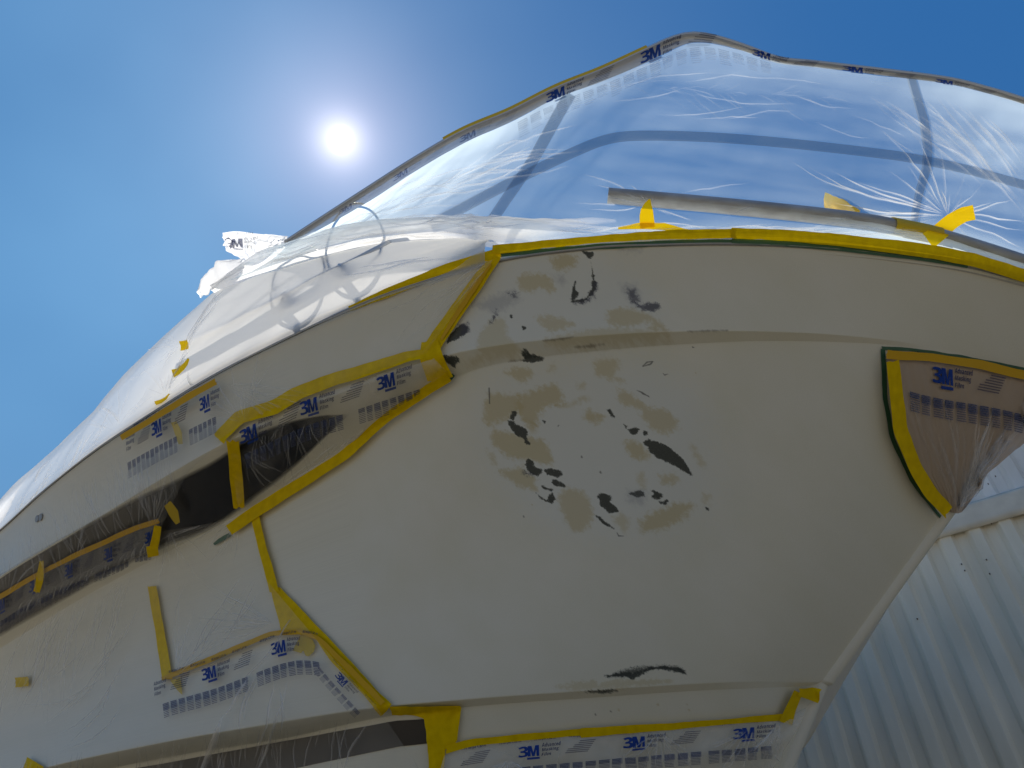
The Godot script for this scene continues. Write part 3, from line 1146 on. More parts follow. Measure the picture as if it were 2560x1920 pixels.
func rail_h(u: float) -> float:
	if u < 1157:
		return lerpf(2.80, 3.02, (u - 717) / 440.0)
	if u < 1720:
		return lerpf(3.02, 3.36, (u - 1157) / 563.0)
	return lerpf(3.36, 3.30, (u - 1720) / 840.0)

func build_upper_films() -> void:
	var clear := film_mat(Color(0.80, 0.93, 1.0), 0.38, 1.5, 0.3)
	var white := film_mat(Color(0.90, 0.90, 0.90), 0.45, 1.28, 0.3)
	var ink := film_mat(Color(1, 1, 1), 0.6, 0.0, 0.2)
	var edge := pl([717, 602, 810, 541, 926, 466, 1041, 393, 1157, 327, 1273, 278, 1389, 220, 1504, 174, 1620, 121, 1678, 95, 1724, 84, 1771, 88, 1852, 112, 1944, 145, 2025, 154, 2199, 174, 2372, 197, 2465, 220, 2560, 249, 2700, 300])
	var wid := [10, 26, 34, 33, 32, 28, 26, 30, 33, 30, 24, 20, 15, 11, 12, 15, 14, 13, 13, 14]
	var a := PackedVector3Array()
	var b := PackedVector3Array()
	var c := PackedVector3Array()
	var d := PackedVector3Array()
	for i in edge.size():
		var h := rail_h(edge[i].x)
		var P := at_h(edge[i].x, edge[i].y, h)
		var w: float = wid[i]
		var Q := at_h(edge[i].x + w * 0.12, edge[i].y + w * 0.96, h - 0.0009 * w)
		a.append(P)
		b.append(P.lerp(Q, 0.35) + (EYE - P).normalized() * 0.010)
		c.append(P.lerp(Q, 0.75) + (EYE - P).normalized() * 0.008)
		d.append(Q)
	rail_top = a
	strip = patch3([a, b, c, d], 200, [3, 3, 3], 0.004, 8.0, 9.0)
	# upper film: from the rail down to the tape on the deck edge
	var low := pts_h([560, 705, 2.70, 717, 650, 2.70, 850, 605, 2.68, 1000, 580, 2.55, 1200, 575, 2.30, 1350, 606, 1.94, 1500, 602, 1.905, 1835, 590, 1.925, 2075, 602, 1.935, 2315, 632, 1.95, 2430, 656, 1.955, 2560, 696, 1.96, 2700, 746, 1.965])
	u1 = patch3([d, low], 220, [70], 0.022, 2.2, 1.1, -0.03, 40.0)
	var t1 := thing("masking_film", u1.pos[u1.nu * 69 + 110], "large clear film sheet hanging from the bow rail to the deck edge tape", "film")
	var al1 := func(u: float, t: float, p: Vector2) -> float:
		var x := p.x + 0.9 * (p.y - 330.0)
		var k := lerpf(0.84, 0.11, smoothstep(980.0, 1500.0, x))  # opacity raised at left to imitate sunlight scattered in the film
		k += 0.17 * smoothstep(0.26, 0.02, t) * smoothstep(900.0, 1500.0, p.x)
		k += 0.30 * smoothstep(0.90, 1.0, t) + 0.45 * smoothstep(0.80, 0.95, t) * smoothstep(1950.0, 2250.0, p.x)
		k += 0.16 * smoothstep(2150.0, 2500.0, p.x) * smoothstep(0.9, 0.3, t)
		k += 0.07 * nz.get_noise_2d(p.x * 0.10 + p.y * 0.05, p.y * 0.9 - p.x * 0.12) * smoothstep(1100.0, 1500.0, p.x)
		return k
	obj("sheet", sheet(u1, al1), clear, t1)
	var cr := MB.new()
	var ov := 1.1573
	fan(cr, u1, Vector2(2366, 540), pl([1700, 345, 1745, 362, 1795, 372, 1850, 395, 1880, 420, 1905, 285, 1950, 390, 1985, 300, 1780, 475, 1840, 470, 2140, 440, 2100, 425, 2212, 500, 2212, 540, 2212, 480, 2140, 560, 2190, 430, 1800, 440, 2030, 410], 0, 0, ov), 5, 0.7, 0.05)
	spray(cr, u1, Vector2(2366, 540), 150, 350, 16, 40, 200, 5, 0.32)
	fan(cr, u1, Vector2(1622, 515), pl([1260, 378, 1285, 400, 1310, 425, 1330, 445, 1275, 455, 1432, 408, 1416, 428, 1395, 425, 1240, 440, 1450, 468, 1500, 480, 1360, 400], 0, 0, ov), 3.5, 0.45, 0.05)
	for q in [[1960, 195, 2205, 440], [1990, 205, 2212, 470], [2010, 200, 2212, 455], [2040, 212, 2212, 425], [2060, 222, 2212, 400], [2085, 232, 2210, 380], [2110, 245, 2212, 360], [1940, 235, 2160, 410], [1930, 260, 2120, 400], [1985, 290, 2190, 430], [2130, 255, 2212, 340], [2000, 245, 2140, 360]]:
		crease(cr, u1, Vector2(q[0], q[1]) * ov, Vector2(q[2], q[3]) * ov, 6 * rng.randf_range(0.3, 1.6), 0.36, rng.randf_range(-6, 6), 0.012)
	for q in [[1330, 195, 1560, 160], [1560, 160, 1790, 185], [1320, 220, 1480, 190], [1500, 205, 1720, 225], [1640, 255, 1500, 262], [1560, 260, 1720, 240], [1330, 180, 1440, 130], [1480, 180, 1640, 170], [1700, 200, 1850, 235], [1760, 265, 1880, 300], [1900, 280, 1990, 340], [1560, 475, 1650, 440], [1470, 420, 1620, 395], [1420, 250, 1620, 230], [1840, 250, 1960, 300]]:
		crease(cr, u1, Vector2(q[0], q[1]) * ov, Vector2(q[2], q[3]) * ov, 3 * rng.randf_range(0.5, 1.4), 0.27, rng.randf_range(-14, 14))
	hairs(cr, u1, Vector2(1480, 210), Vector2(2100, 250), Vector2(1, 0.12), 36, 20, 130, 2.0, 0.14, 0.7)
	hairs(cr, u1, Vector2(2150, 230), Vector2(2400, 330), Vector2(0.8, 0.7), 26, 60, 320, 2.2, 0.2, 0.12)
	hairs(cr, u1, Vector2(1350, 575), Vector2(2250, 590), Vector2(1, -0.02), 70, 60, 260, 4, 0.5, 0.06)
	obj("crease", cr, white, t1).set_meta("kind", "stuff")
	# the shaded, softer creases in the bright left end
	var cr2 := MB.new()
	for k in 40:
		var s := Vector2(760, 560).lerp(Vector2(1220, 350), rng.randf())
		crease(cr2, u1, s + Vector2(rng.randf_range(10, 60), rng.randf_range(10, 70)), s + Vector2(rng.randf_range(130, 330), rng.randf_range(-60, 40)), rng.randf_range(3, 7), 0.45, rng.randf_range(-10, 10), 0.010)
	obj("soft_crease", cr2, white, t1).set_meta("kind", "stuff")
	# folded edge over the rail, with the print
	var grey := film_mat(Color(0.36, 0.355, 0.34), 0.5, 0.25, 0.3)
	obj("folded_edge", sheet(strip, func(u: float, t: float, p: Vector2) -> float: return lerpf(0.62, 0.92, smoothstep(1100.0, 1350.0, p.x)) - 0.12 * t), grey, t1)
	var pr := MB.new()
	var mid := PackedVector2Array()
	for i in edge.size():
		mid.append(edge[i] + Vector2(wid[i] * 0.06, wid[i] * 0.50))
	var path := path2(mid)
	for q in [[985, 447, 42, 12], [845, 530, 38, 10], [1148, 352, 44, 14], [1362, 246, 50, 20], [1600, 148, 54, 26], [1880, 130, 46, 12], [2106, 168, 50, 9], [2340, 196, 42, 7]]:
		var best := 0.0
		var bd2 := 1e9
		for k in 400:
			var dd: float = path.l[39] * k / 400.0
			var e2 := path.at(dd).distance_squared_to(Vector2(q[0], q[1]))
			if e2 < bd2:
				bd2 = e2
				best = dd
		print_row(pr, strip, mid, [best], q[2], q[3], Vector2(0.05, 1), "72 in/po 1,82 m", best - q[2], best + q[2] * 4.2, 0.004, false, 0.35 if q[0] < 1200 else 0.9, false)
	obj("lettering", pr, ink, t1)
	var pr2 := MB.new()
	var band := PackedVector2Array()
	for i in range(5, 14):
		band.append(edge[i] + Vector2(wid[i] * 0.1, wid[i] + 8.0))
	var pb := path2(band)
	var x := 20.0
	while x < pb.l[39] - 40.0:
		var hgt := rng.randf_range(26, 44)
		put_bar(pr2, u1, pb, x, Rect2(0, 3, 28, hgt * 0.5), Vector2(0.15, 1), Color(0.55, 0.60, 0.70, 0.16), 0.004)
		for r in 8:
			put_bar(pr2, u1, pb, x, Rect2(0, 3 + r * hgt / 8.0, 30 - rng.randf() * 8, hgt / 15.0), Vector2(0.15, 1), Color(0.42, 0.48, 0.62, 0.20), 0.005)
		x += 36.0
	obj("pale_lettering", pr2, ink, t1)
	# yellow tape showing behind the folded edge
	var yel := mat(Color(0.62, 0.47, 0.02), 0.5)
	var yb := MB.new()
	var ra := resample3(rail_top, 120)
	var yl := PackedVector3Array()
	for i in range(26, 56):
		yl.append(ra[i] + Vector3(0, 0.006, 0) + (ra[i] - EYE).normalized() * 0.02)
	yb.tube(yl, 0.016, 8)
	tag(obj("rail_tape", yb, yel), "yellow tape along the top of the bow rail left of the peak", "tape")

	# lower left film: between the deck edge and the gathered hem
	var bot := PackedVector3Array()
	for q in [-5.2, -4.17, -3.6, -3.14, -2.84, -2.25, -1.78, -1.53, -1.31, -1.1, -0.94]:
		var s := cev(sheer, q)
		bot.append(boat(s.x, s.y + 0.008, s.z - 0.012))
	var tp := pts_h([-130, 1440, 1.85, 0, 1285, 2.00, 93, 1169, 2.14, 231, 1041, 2.36, 382, 880, 2.58, 544, 723, 2.82, 717, 655, 2.80, 870, 612, 2.74, 1000, 590, 2.60, 1140, 590, 2.36, 1250, 614, 1.99])
	u2 = patch3([bot, tp], 200, [50], 0.020, 1.6, 1.0, 0.05, 90.0)
	var t2 := thing("masking_film", u2.pos[60], "bright white film sheet over the deck edge at left, sunlit from behind", "film")
	obj("sheet", sheet(u2, func(u: float, t: float, p: Vector2) -> float:
		var k := 1.04 - 0.28 * smoothstep(500.0, 330.0, p.x + 0.6 * (p.y - 900.0)) * 1.5 + 0.04 * nz.get_noise_2d(p.x * 0.16, p.y * 0.16)
		return k * (1.0 - 0.42 * smoothstep(0.78, 0.92, t) * smoothstep(520.0, 440.0, p.x))), white, t2)  # top band at left made more see-through, imitating a shadow along it
	var c2 := MB.new()
	spray(c2, u2, Vector2(455, 862), 120, 215, 10, 60, 220, 7, 0.4)
	spray(c2, u2, Vector2(290, 1078), 185, 330, 9, 50, 150, 8, 0.35)
	spray(c2, u2, Vector2(415, 990), 200, 330, 7, 40, 120, 6, 0.35)
	hairs(c2, u2, Vector2(20, 1310), Vector2(250, 1110), Vector2(0.6, -0.8), 34, 40, 140, 5, 0.55, 0.3)
	for q in [[560, 730, 460, 870], [545, 735, 455, 880], [552, 745, 440, 925], [475, 880, 425, 985], [300, 1060, 255, 1020], [470, 930, 500, 990], [130, 1150, 90, 1210], [900, 672, 1080, 645], [860, 690, 1140, 640]]:
		crease(c2, u2, Vector2(q[0], q[1]), Vector2(q[2], q[3]), 9, 0.8, 5, 0.012)
	obj("crease", c2, white, t2).set_meta("kind", "stuff")

	# the gathered hem between the two
	var hu := pts_h([548, 706, 2.80, 640, 632, 2.79, 717, 606, 2.77, 870, 560, 2.72, 1050, 543, 2.58, 1250, 548, 2.30, 1420, 566, 2.12, 1540, 580, 2.02])
	var hl := pts_h([545, 740, 2.74, 640, 690, 2.72, 800, 655, 2.66, 900, 632, 2.58, 1000, 618, 2.46, 1160, 606, 2.26, 1250, 618, 1.96, 1540, 592, 1.95])
	hem = patch3([hu, hl], 160, [16], 0.018, 2.0, 16.0, 0.05, 12.0)
	var t3 := thing("film_hem", hem.pos[80], "gathered grey fold of film running from the flap to the tape corner", "film")
	obj("sheet", sheet(hem, func(u: float, t: float, p: Vector2) -> float: return 0.84 + 0.3 * nz.get_noise_2d(p.x * 0.05 + p.y * 0.2, p.y * 1.2 + p.x * 0.2) - 0.25 * smoothstep(1150.0, 1400.0, p.x) - 0.6 * smoothstep(0.86, 0.99, u)), white, t3)
	var c3 := MB.new()
	for k in 26:
		var s := hem.px[int(rng.randf_range(2, 14)) * hem.nu + int(rng.randf_range(5, 110))]
		var i2 := Vector2(rng.randf_range(80, 240), 0)
		crease(c3, hem, s, s + i2.rotated(-0.22 + 0.22 * smoothstep(700.0, 1100.0, s.x) + rng.randf_range(-0.06, 0.06)), rng.randf_range(4, 9), 0.6, rng.randf_range(-8, 8), 0.012)
	obj("crease", c3, white, t3).set_meta("kind", "stuff")

	# loose flap with print, and the tied bunch under it
	var f0 := [at_h(556, 582, 2.86), at_h(590, 578, 2.87), at_h(640, 584, 2.87), at_h(700, 588, 2.86), at_h(722, 592, 2.82)]
	var f1 := [at_h(560, 612, 2.83), at_h(592, 612, 2.83), at_h(640, 615, 2.82), at_h(690, 612, 2.81), at_h(712, 606, 2.80)]
	var f2 := [at_h(566, 628, 2.82), at_h(590, 640, 2.82), at_h(622, 655, 2.82), at_h(655, 650, 2.80), at_h(690, 622, 2.80)]
	var flap := patch3([PackedVector3Array(f0), PackedVector3Array(f1), PackedVector3Array(f2)], 40, [8, 8], 0.035, 9.0, 12.0)
	var t4 := thing("film_flap", flap.pos[10], "loose white film flap with blue print sticking out into the sky", "film")
	obj("sheet", sheet(flap, func(u: float, t: float, p: Vector2) -> float: return 0.88), white, t4)
	var pf := MB.new()
	print_row(pf, flap, pl([556, 607, 640, 607, 720, 603]), [8.0], 40, 22, Vector2(0.1, 1), "72 in/po 1,82 m", 0.0, 100.0, 0.01, false, 0.6)
	obj("lettering", pf, ink, t4)
	var bm := MB.new()
	var spine := pts_h([500, 735, 2.74, 520, 708, 2.78, 548, 690, 2.80, 566, 680, 2.81, 592, 668, 2.82, 612, 655, 2.82])
	var sp := resample3(spine, 34)
	var rows := 15
	for i in 34:
		for k in rows:
			var an := TAU * k / (rows - 1)
			var kk := i / 33.0
			var r := 0.014 + 0.026 * sin(PI * kk) + 0.016 * exp(-pow((kk - 0.62) * 7.0, 2.0)) + 0.022 * nz.get_noise_3d(i * 6.0, cos(an) * 40.0, sin(an) * 40.0)
			bm.add(sp[i] + (up_ * cos(an) + (bn) * sin(an)) * maxf(r, 0.004), Color(1, 1, 1, 0.92))
	bm.grid(0, rows, 34)
	tag(obj("tied_film_bunch", bm, white), "knotted bunch of white film on the rail end under the loose flap", "film")

	build_rail(clear)

func behind(pt: Patch, line: PackedVector2Array, gap: float, n: int) -> PackedVector3Array:
	# against the inner face of a film, or some way from it towards the sun
	var o := PackedVector3Array()
	for q in resample(smooth2(line), n):
		o.append(on(pt, q, -0.024) if gap < 0.1 else on(pt, q) + sun_dir * gap)
	for k in 4:
		var s := o.duplicate()
		for i in range(1, n - 1):
			s[i] = o[i] * 0.5 + (o[i - 1] + o[i + 1]) * 0.25
		o = s
	return o

func build_rail(_m: Material) -> void:
	# the bow rail stands just behind the film and throws its shadow on it; some shadow bars are tinted bands
	var boat_node := get_node("motor_boat") as Node3D
	var steel := mat(Color(0.55, 0.57, 0.60), 0.4, 0.2)
	var r := 0.0
	var m := MB.new()
	var tops := PackedVector3Array()
	for p in resample3(rail_top, 90):
		tops.append(p + (p - EYE).normalized() * 0.035 - Vector3(0, 0.018, 0))
	m.tube(tops, 0.016, 10)
	obj("bow_rail", m, steel, boat_node)
	var shadow_tint := film_mat(Color(0.05, 0.17, 0.38), 0.6, 0.3, 0.1)  # tinted see-through bands standing in for shadow bars on the film
	for q in [["upright_shadow_band", pl([1424, 232, 1330, 400, 1230, 545, 1212, 600]), [30.0, 28.0, 26.0]], ["upright_shadow_band", pl([2274, 176, 2292, 235, 2312, 300, 2322, 370, 2318, 420, 2300, 480, 2285, 560]), [20.0, 24.0, 24.0, 18.0]],
			["long_shadow_band", smooth2(pl([1070, 562, 1290, 445, 1400, 392, 1490, 352, 1545, 338, 1620, 335, 1750, 338, 1900, 348, 2100, 368, 2330, 397, 2600, 470])), [26.0, 26.0, 25.0, 24.0, 22.0]]]:
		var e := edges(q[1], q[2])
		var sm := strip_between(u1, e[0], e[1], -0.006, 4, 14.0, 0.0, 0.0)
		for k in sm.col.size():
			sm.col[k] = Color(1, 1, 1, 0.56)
		obj(q[0], sm, shadow_tint, boat_node)
	var low := MB.new()
	low.tube(behind(u2, pl([440, 925, 480, 905, 690, 790, 880, 682, 960, 640, 1020, 606]), 0.24, 40), 0.015, 10)
	obj("side_rail", low, steel, boat_node)
	# hoops clamped to the side rail
	for h in [[744, 722, 66, 100, 12.0, 720, 790, 742, 818, 703, 772], [888, 630, 74, 116, 8.0, 866, 710, 890, 740, 850, 690]]:
		var n := 44
		var pts := PackedVector2Array()
		for i in n + 1:
			var a := TAU * i / n
			pts.append(Vector2(h[0], h[1]) + Vector2(cos(a) * h[2], sin(a) * h[3]).rotated(deg_to_rad(h[4])))
		var ring := PackedVector3Array()
		for q in pts:
			var src := u2 if q.y > 612.0 - (q.x - 870.0) * 0.1 else u1
			ring.append(on(src, q) + sun_dir * 0.20)
		for k in 3:
			var sm := ring.duplicate()
			for i in n + 1:
				sm[i] = (ring[(i + n - 1) % n] + ring[i % n] + ring[(i + 1) % n]) / 3.0
			ring = sm
		var hm := MB.new()
		hm.tube(ring, 0.0055, 8, false)
		obj("hoop", hm, steel, boat_node)
		var cm := MB.new()
		cm.tube(behind(u2, pl([h[9], h[10], h[5], h[6], h[7], h[8]]), 0.22, 8), 0.017, 6)
		obj("hoop_clamp", cm, steel, boat_node)
	# a cut pole lying behind the film
	var grey := mat(Color(0.42, 0.45, 0.49), 0.4)
	grey.albedo_texture = noise_tex(71, 0.01, Color(0.82, 0.8, 0.78), Color(1, 1, 1), 256)
	var pm := MB.new()
	var pp := PackedVector3Array()
	for q in resample(smooth2(pl([1520, 489, 1800, 513, 2137, 548, 2267, 573, 2348, 590, 2560, 656, 2700, 705])), 40):
		pp.append(on(u1, q) + (ray(q).normalized()) * 0.035)
	pp[0] = pp[1] + (pp[1] - pp[2]).normalized() * pp[1].distance_to(pp[2])
	pm.tube(pp, 0.030, 16, false)
	var tp := PackedVector3Array()
	for p in pp:
		tp.append(p)
	pm.tube(tp, 0.025, 16, false)
	tag(obj("metal_pole", pm, grey), "grey metal pole with an open cut end lying behind the clear film", "pole")
	# yellow tape round the pole and a loose end, seen through the film
	var ym := mat(Color(0.72, 0.55, 0.02), 0.5)
	ym.backlight_enabled = true
	ym.backlight = Color(0.8, 0.66, 0.05)
	var wr := MB.new()
	var wl := PackedVector3Array()
	for i in range(23, 28):
		wl.append(pp[i] + (EYE - pp[i]).normalized() * 0.002)
	wr.tube(wl, 0.0335, 16, false)
	tag(obj("pole_tape", wr, ym), "yellow tape wrapped round the grey pole behind the film", "tape")
	var lw := patch_on(u1, [pl([2062, 482, 2110, 502, 2150, 528]), pl([2072, 520, 2110, 548, 2145, 552])], 14, [6], -0.10, 0.02, 20.0, 20.0)
	for k in lw.pos.size():
		lw.pos[k] += ray(lw.px[k]).normalized() * 0.05
	tag(obj("loose_tape_end", sheet(lw, func(u: float, t: float, p: Vector2) -> float: return 1.0), ym), "loose yellow tape end standing up behind the film above the pole", "tape")

func build_side_films() -> void:
	var clear := film_mat(Color(0.80, 0.78, 0.72), 0.4, 0.6, 0.15)
	var fold := film_mat(Color(0.85, 0.85, 0.86), 0.3, 0.6, 0.6)
	var ink := film_mat(Color(1, 1, 1), 0.6, 0.0, 0.2)
	var warm := film_mat(Color(0.46, 0.36, 0.27), 0.4, 0.4, 0.3)
	# A: over the topside under the deck edge
	var A := patch_on(hull, [pl([-150, 1480, 0, 1342, 99, 1238, 217, 1146, 312, 1083, 520, 946, 741, 842, 872, 780, 1000, 728, 1235, 648]), pl([-150, 1720, 0, 1560, 230, 1440, 400, 1325, 470, 1180, 560, 1100, 650, 1045, 870, 960, 1065, 890])], 120, [40], 0.05, 0.012, 3.0, 1.4)
	var tA := thing("masking_film", A.pos[60], "clear film sheet with blue print over the topside below the deck edge at left", "film")
	obj("sheet", sheet(A, func(u: float, t: float, p: Vector2) -> float: return 0.09 + 0.08 * nz.get_noise_2d(p.x * 0.3, p.y * 0.1)), clear, tA)
	var ca := MB.new()
	spray(ca, A, Vector2(560, 960), 0, 40, 22, 90, 330, 3, 0.35)
	spray(ca, A, Vector2(1235, 650), 120, 165, 14, 80, 420, 4, 0.4)
	spray(ca, A, Vector2(610, 1055), 190, 300, 16, 60, 200, 4, 0.4)
	hairs(ca, A, Vector2(40, 1330), Vector2(300, 1140), Vector2(0.25, 1.0), 40, 100, 260, 3.0, 0.22, 0.25)
	hairs(ca, A, Vector2(300, 1170), Vector2(430, 1140), Vector2(0.1, 1.0), 30, 90, 200, 3.5, 0.28, 0.2)
	spray(ca, A, Vector2(385, 1318), 235, 300, 16, 70, 190, 4, 0.34)
	spray(ca, A, Vector2(190, 1395), 230, 300, 12, 60, 200, 4, 0.3)
	spray(ca, A, Vector2(20, 1490), 230, 330, 10, 50, 150, 4, 0.3)
	obj("crease", ca, fold, tA).set_meta("kind", "stuff")
	var pa := MB.new()
	print_row(pa, A, pl([316, 1112, 396, 1067, 516, 1006, 600, 964]), [-30.0, 74.0, 209.0], 28, 32, Vector2(0.08, 1), "48 in/po 1,21 m", 0.0, 262.0)
	obj("lettering", pa, ink, tA)
	# strip of film with print along the dark window
	var W := patch_on(hull, [pl([-150, 1580, 0, 1495, 114, 1426, 188, 1389, 346, 1317, 400, 1300]), pl([-150, 1660, 0, 1570, 114, 1504, 188, 1468, 346, 1395, 400, 1378])], 60, [12], 0.015, 0.006, 6.0, 3.0, 55.0)
	var dull := film_mat(Color(0.52, 0.55, 0.62), 0.4, 0.4, 0.2)
	var tW := thing("film_strip", W.pos[30], "narrow printed film strip taped along the dark window at left", "film")
	obj("sheet", sheet(W, func(u: float, t: float, p: Vector2) -> float: return 0.20 + 0.10 * nz.get_noise_2d(p.x * 0.9, p.y * 0.3) - 0.25 * smoothstep(0.75, 1.0, t)), dull, tW)
	var cw := MB.new()
	hairs(cw, W, Vector2(60, 1500), Vector2(400, 1340), Vector2(-0.35, 1.0), 46, 40, 130, 4, 0.5, 0.25)
	obj("crease", cw, fold, tW).set_meta("kind", "stuff")
	var pw := MB.new()
	print_row(pw, W, pl([0, 1515, 82, 1462, 178, 1421, 279, 1379, 390, 1335]), [-6.0, 88.0, 185.0, 292.0, 402.0], 22, 27, Vector2(0.0, 1), "48 in/po 1,21 m", 0.0, 425.0, 0.004, true, 0.9)
	obj("lettering", pw, ink, tW)
	# B: the pocket between the two slanting tapes
	var B := patch_on(hull, [pl([575, 1100, 650, 1050, 870, 962, 1085, 895]), pl([600, 1290, 700, 1235, 870, 1115, 1125, 930])], 80, [24], 0.03, 0.010, 5.0, 3.0, 30.0)
	var tB := thing("masking_film", B.pos[20], "crinkled film pocket with print between the two slanting tapes over the dark window", "film")
	obj("sheet", sheet(B, func(u: float, t: float, p: Vector2) -> float: return 0.05 + 0.20 * smoothstep(720.0, 880.0, p.x) * smoothstep(0.75, 0.25, t) + 0.12 * nz.get_noise_2d(p.x * 0.5, p.y * 0.4)), clear, tB)
	var cb := MB.new()
	spray(cb, B, Vector2(715, 1040), 60, 125, 14, 60, 210, 3.5, 0.3)
	spray(cb, B, Vector2(600, 1120), 20, 80, 9, 50, 170, 3.5, 0.25)
	hairs(cb, B, Vector2(640, 1090), Vector2(860, 1030), Vector2(0.1, 1), 26, 30, 120, 3, 0.4, 0.5)
	hairs(cb, B, Vector2(680, 1235), Vector2(860, 1110), Vector2(0.8, -0.6), 16, 40, 120, 8, 0.4, 0.1)
	obj("crease", cb, fold, tB).set_meta("kind", "stuff")
	var pb := MB.new()
	print_row(pb, B, pl([590, 1100, 690, 1052, 752, 1022, 840, 995, 947, 960, 1090, 912]), [12.0, 178.0, 380.0], 46, 30, Vector2(0.12, 1), "72 in/po 1,82 m", 0.0, 505.0, 0.004, true, 0.9)
	obj("lettering", pb, ink, tB)
	# C: the lower left side
	var C := patch_on(hull, [pl([-150, 1640, 0, 1530, 230, 1420, 390, 1330, 630, 1290]), pl([-150, 1760, 0, 1680, 300, 1560, 660, 1440]), pl([-150, 1900, 0, 1800, 400, 1700, 830, 1640]), pl([-150, 2000, 0, 1930, 500, 1850, 960, 1785]), pl([-150, 2140, 0, 2080, 560, 2040, 1075, 1960])], 130, [14, 14, 14, 14], 0.02, 0.006, 2.4, 1.6, 77.0)
	var tC := thing("masking_film", C.pos[65], "clear film sheet clinging to the lower left side above the dark boot stripe", "film")
	obj("sheet", sheet(C, func(u: float, t: float, p: Vector2) -> float: return 0.11 + 0.07 * nz.get_noise_2d(p.x * 0.2, p.y * 0.2)), clear, tC)
	var cc := MB.new()
	spray(cc, C, Vector2(600, 1285), 150, 235, 26, 60, 260, 3.5, 0.55)
	spray(cc, C, Vector2(600, 1290), 95, 150, 12, 40, 170, 3, 0.35)
	spray(cc, C, Vector2(690, 1560), 165, 215, 16, 60, 230, 4.5, 0.5)
	spray(cc, C, Vector2(440, 1690), 270, 345, 18, 80, 320, 3.5, 0.45)
	for q in [[745, 1530, 690, 1640, 3], [700, 1590, 610, 1700, 6], [625, 1690, 560, 1790, 10], [560, 1790, 500, 1960, 16], [640, 1690, 600, 1830, 6], [690, 1700, 640, 1900, 6], [660, 1690, 610, 1800, 5], [720, 1700, 640, 1940, 8], [700, 1720, 700, 1840, 4], [930, 1800, 860, 1920, 6], [985, 1790, 1070, 1890, 5], [650, 1480, 560, 1590, 4], [610, 1440, 470, 1660, 3.5], [560, 1520, 500, 1640, 3], [640, 1455, 540, 1640, 3.5]]:
		crease(cc, C, Vector2(q[0], q[1]), Vector2(q[2], q[3]), q[4] * 1.2, 0.62, rng.randf_range(-10, 10), 0.010)
	for q in [[330, 1540, 100, 1820], [300, 1600, 130, 1800], [320, 1640, 130, 1850], [290, 1680, 160, 1870], [250, 1700, 60, 1760], [230, 1560, 120, 1700], [345, 1520, 200, 1700], [310, 1760, 150, 1880]]:
		crease(cc, C, Vector2(q[0], q[1]), Vector2(q[2], q[3]), 3.5, 0.55, -24, 0.008)
	hairs(cc, C, Vector2(60, 1560), Vector2(330, 1440), Vector2(-0.3, 1), 46, 80, 320, 3, 0.42, 0.2)
	hairs(cc, C, Vector2(60, 1900), Vector2(900, 1790), Vector2(-0.05, 1), 60, 50, 190, 3.5, 0.38, 0.25)
	spray(cc, C, Vector2(420, 1310), 40, 110, 12, 60, 220, 3, 0.35)
	obj("crease", cc, fold, tC).set_meta("kind", "stuff")
	var pc := MB.new()
	print_row(pc, C, pl([395, 1722, 420, 1712, 527, 1684, 610, 1652, 697, 1617, 760, 1606, 830, 1622]), [-50.0, 116.0, 301.0], 37, 29, Vector2(0.12, 1), "48 in/po 1,21 m", 5.0, 425.0)
	print_row(pc, C, pl([800, 1630, 850, 1690, 900, 1745, 950, 1790]), [70.0], 34, 16, Vector2(-0.75, 0.65), "48 in/po 1,21 m", 0.0, 190.0, 0.006, true, 0.8)
	obj("lettering", pc, ink, tC)
	# D: the brownish film bag at the bow
	var D := patch_on(hull, [pl([2216, 884, 2322, 898, 2440, 915, 2560, 944, 2660, 975]), pl([2240, 1040, 2322, 1060, 2440, 1060, 2530, 1075, 2585, 1085]), pl([2290, 1180, 2340, 1190, 2400, 1190, 2440, 1190, 2470, 1185]), pl([2364, 1276, 2380, 1282, 2395, 1284, 2405, 1280, 2412, 1272])], 60, [16, 12, 8], 0.03, 0.006, 14.0, 3.0, 5.0)
	var tD := thing("film_bag", D.pos[30], "brownish printed film gathered to a point over the bow at right", "film")
	obj("sheet", sheet(D, func(u: float, t: float, p: Vector2) -> float: return 0.86), warm, tD)
	var cd := MB.new()
	for k in 46:
		var x := rng.randf()
		var top := Vector2(lerpf(2235, 2600, x), lerpf(940, 1000, x) + rng.randf_range(0, 60))
		crease(cd, D, Vector2(2392, 1272).lerp(top, 0.03), Vector2(2392, 1272).lerp(top, rng.randf_range(0.4, 1.0)), rng.randf_range(3, 7), 0.16 + 0.3 * smoothstep(0.55, 0.9, x) * rng.randf(), rng.randf_range(-10, 10), 0.012)
	for k in 20:
		var top := Vector2(rng.randf_range(2440, 2590), rng.randf_range(1010, 1120))
		crease(cd, D, Vector2(2400, 1268), top, rng.randf_range(5, 12), 0.38, rng.randf_range(-8, 8), 0.012)
	obj("crease", cd, fold, tD).set_meta("kind", "stuff")
	var pd := MB.new()
	print_row(pd, D, pl([2240, 912, 2328, 937, 2460, 957, 2540, 975, 2600, 990]), [-146.0, 91.0, 328.0], 50, 40, Vector2(0.03, 1), "48 in/po 1,21 m", 8.0, 420.0, 0.006)
	obj("lettering", pd, ink, tD)
	# E: the film under the bottom tape
	var E := patch_on(hull, [pl([1112, 1885, 1182, 1862, 1448, 1836, 1660, 1821, 1952, 1797, 2016, 1768]), pl([1060, 2080, 1182, 2060, 1448, 2040, 1660, 2020, 1850, 2000, 1900, 1960])], 90, [24], 0.05, 0.016, 4.0, 3.0, 15.0)
	var tE := thing("masking_film", E.pos[45], "printed film sheet hanging under the bottom tape beside the stem", "film")
	obj("sheet", sheet(E, func(u: float, t: float, p: Vector2) -> float: return 0.30 + 0.18 * nz.get_noise_2d(p.x * 0.3, p.y * 0.3)), clear, tE)
	var ce := MB.new()
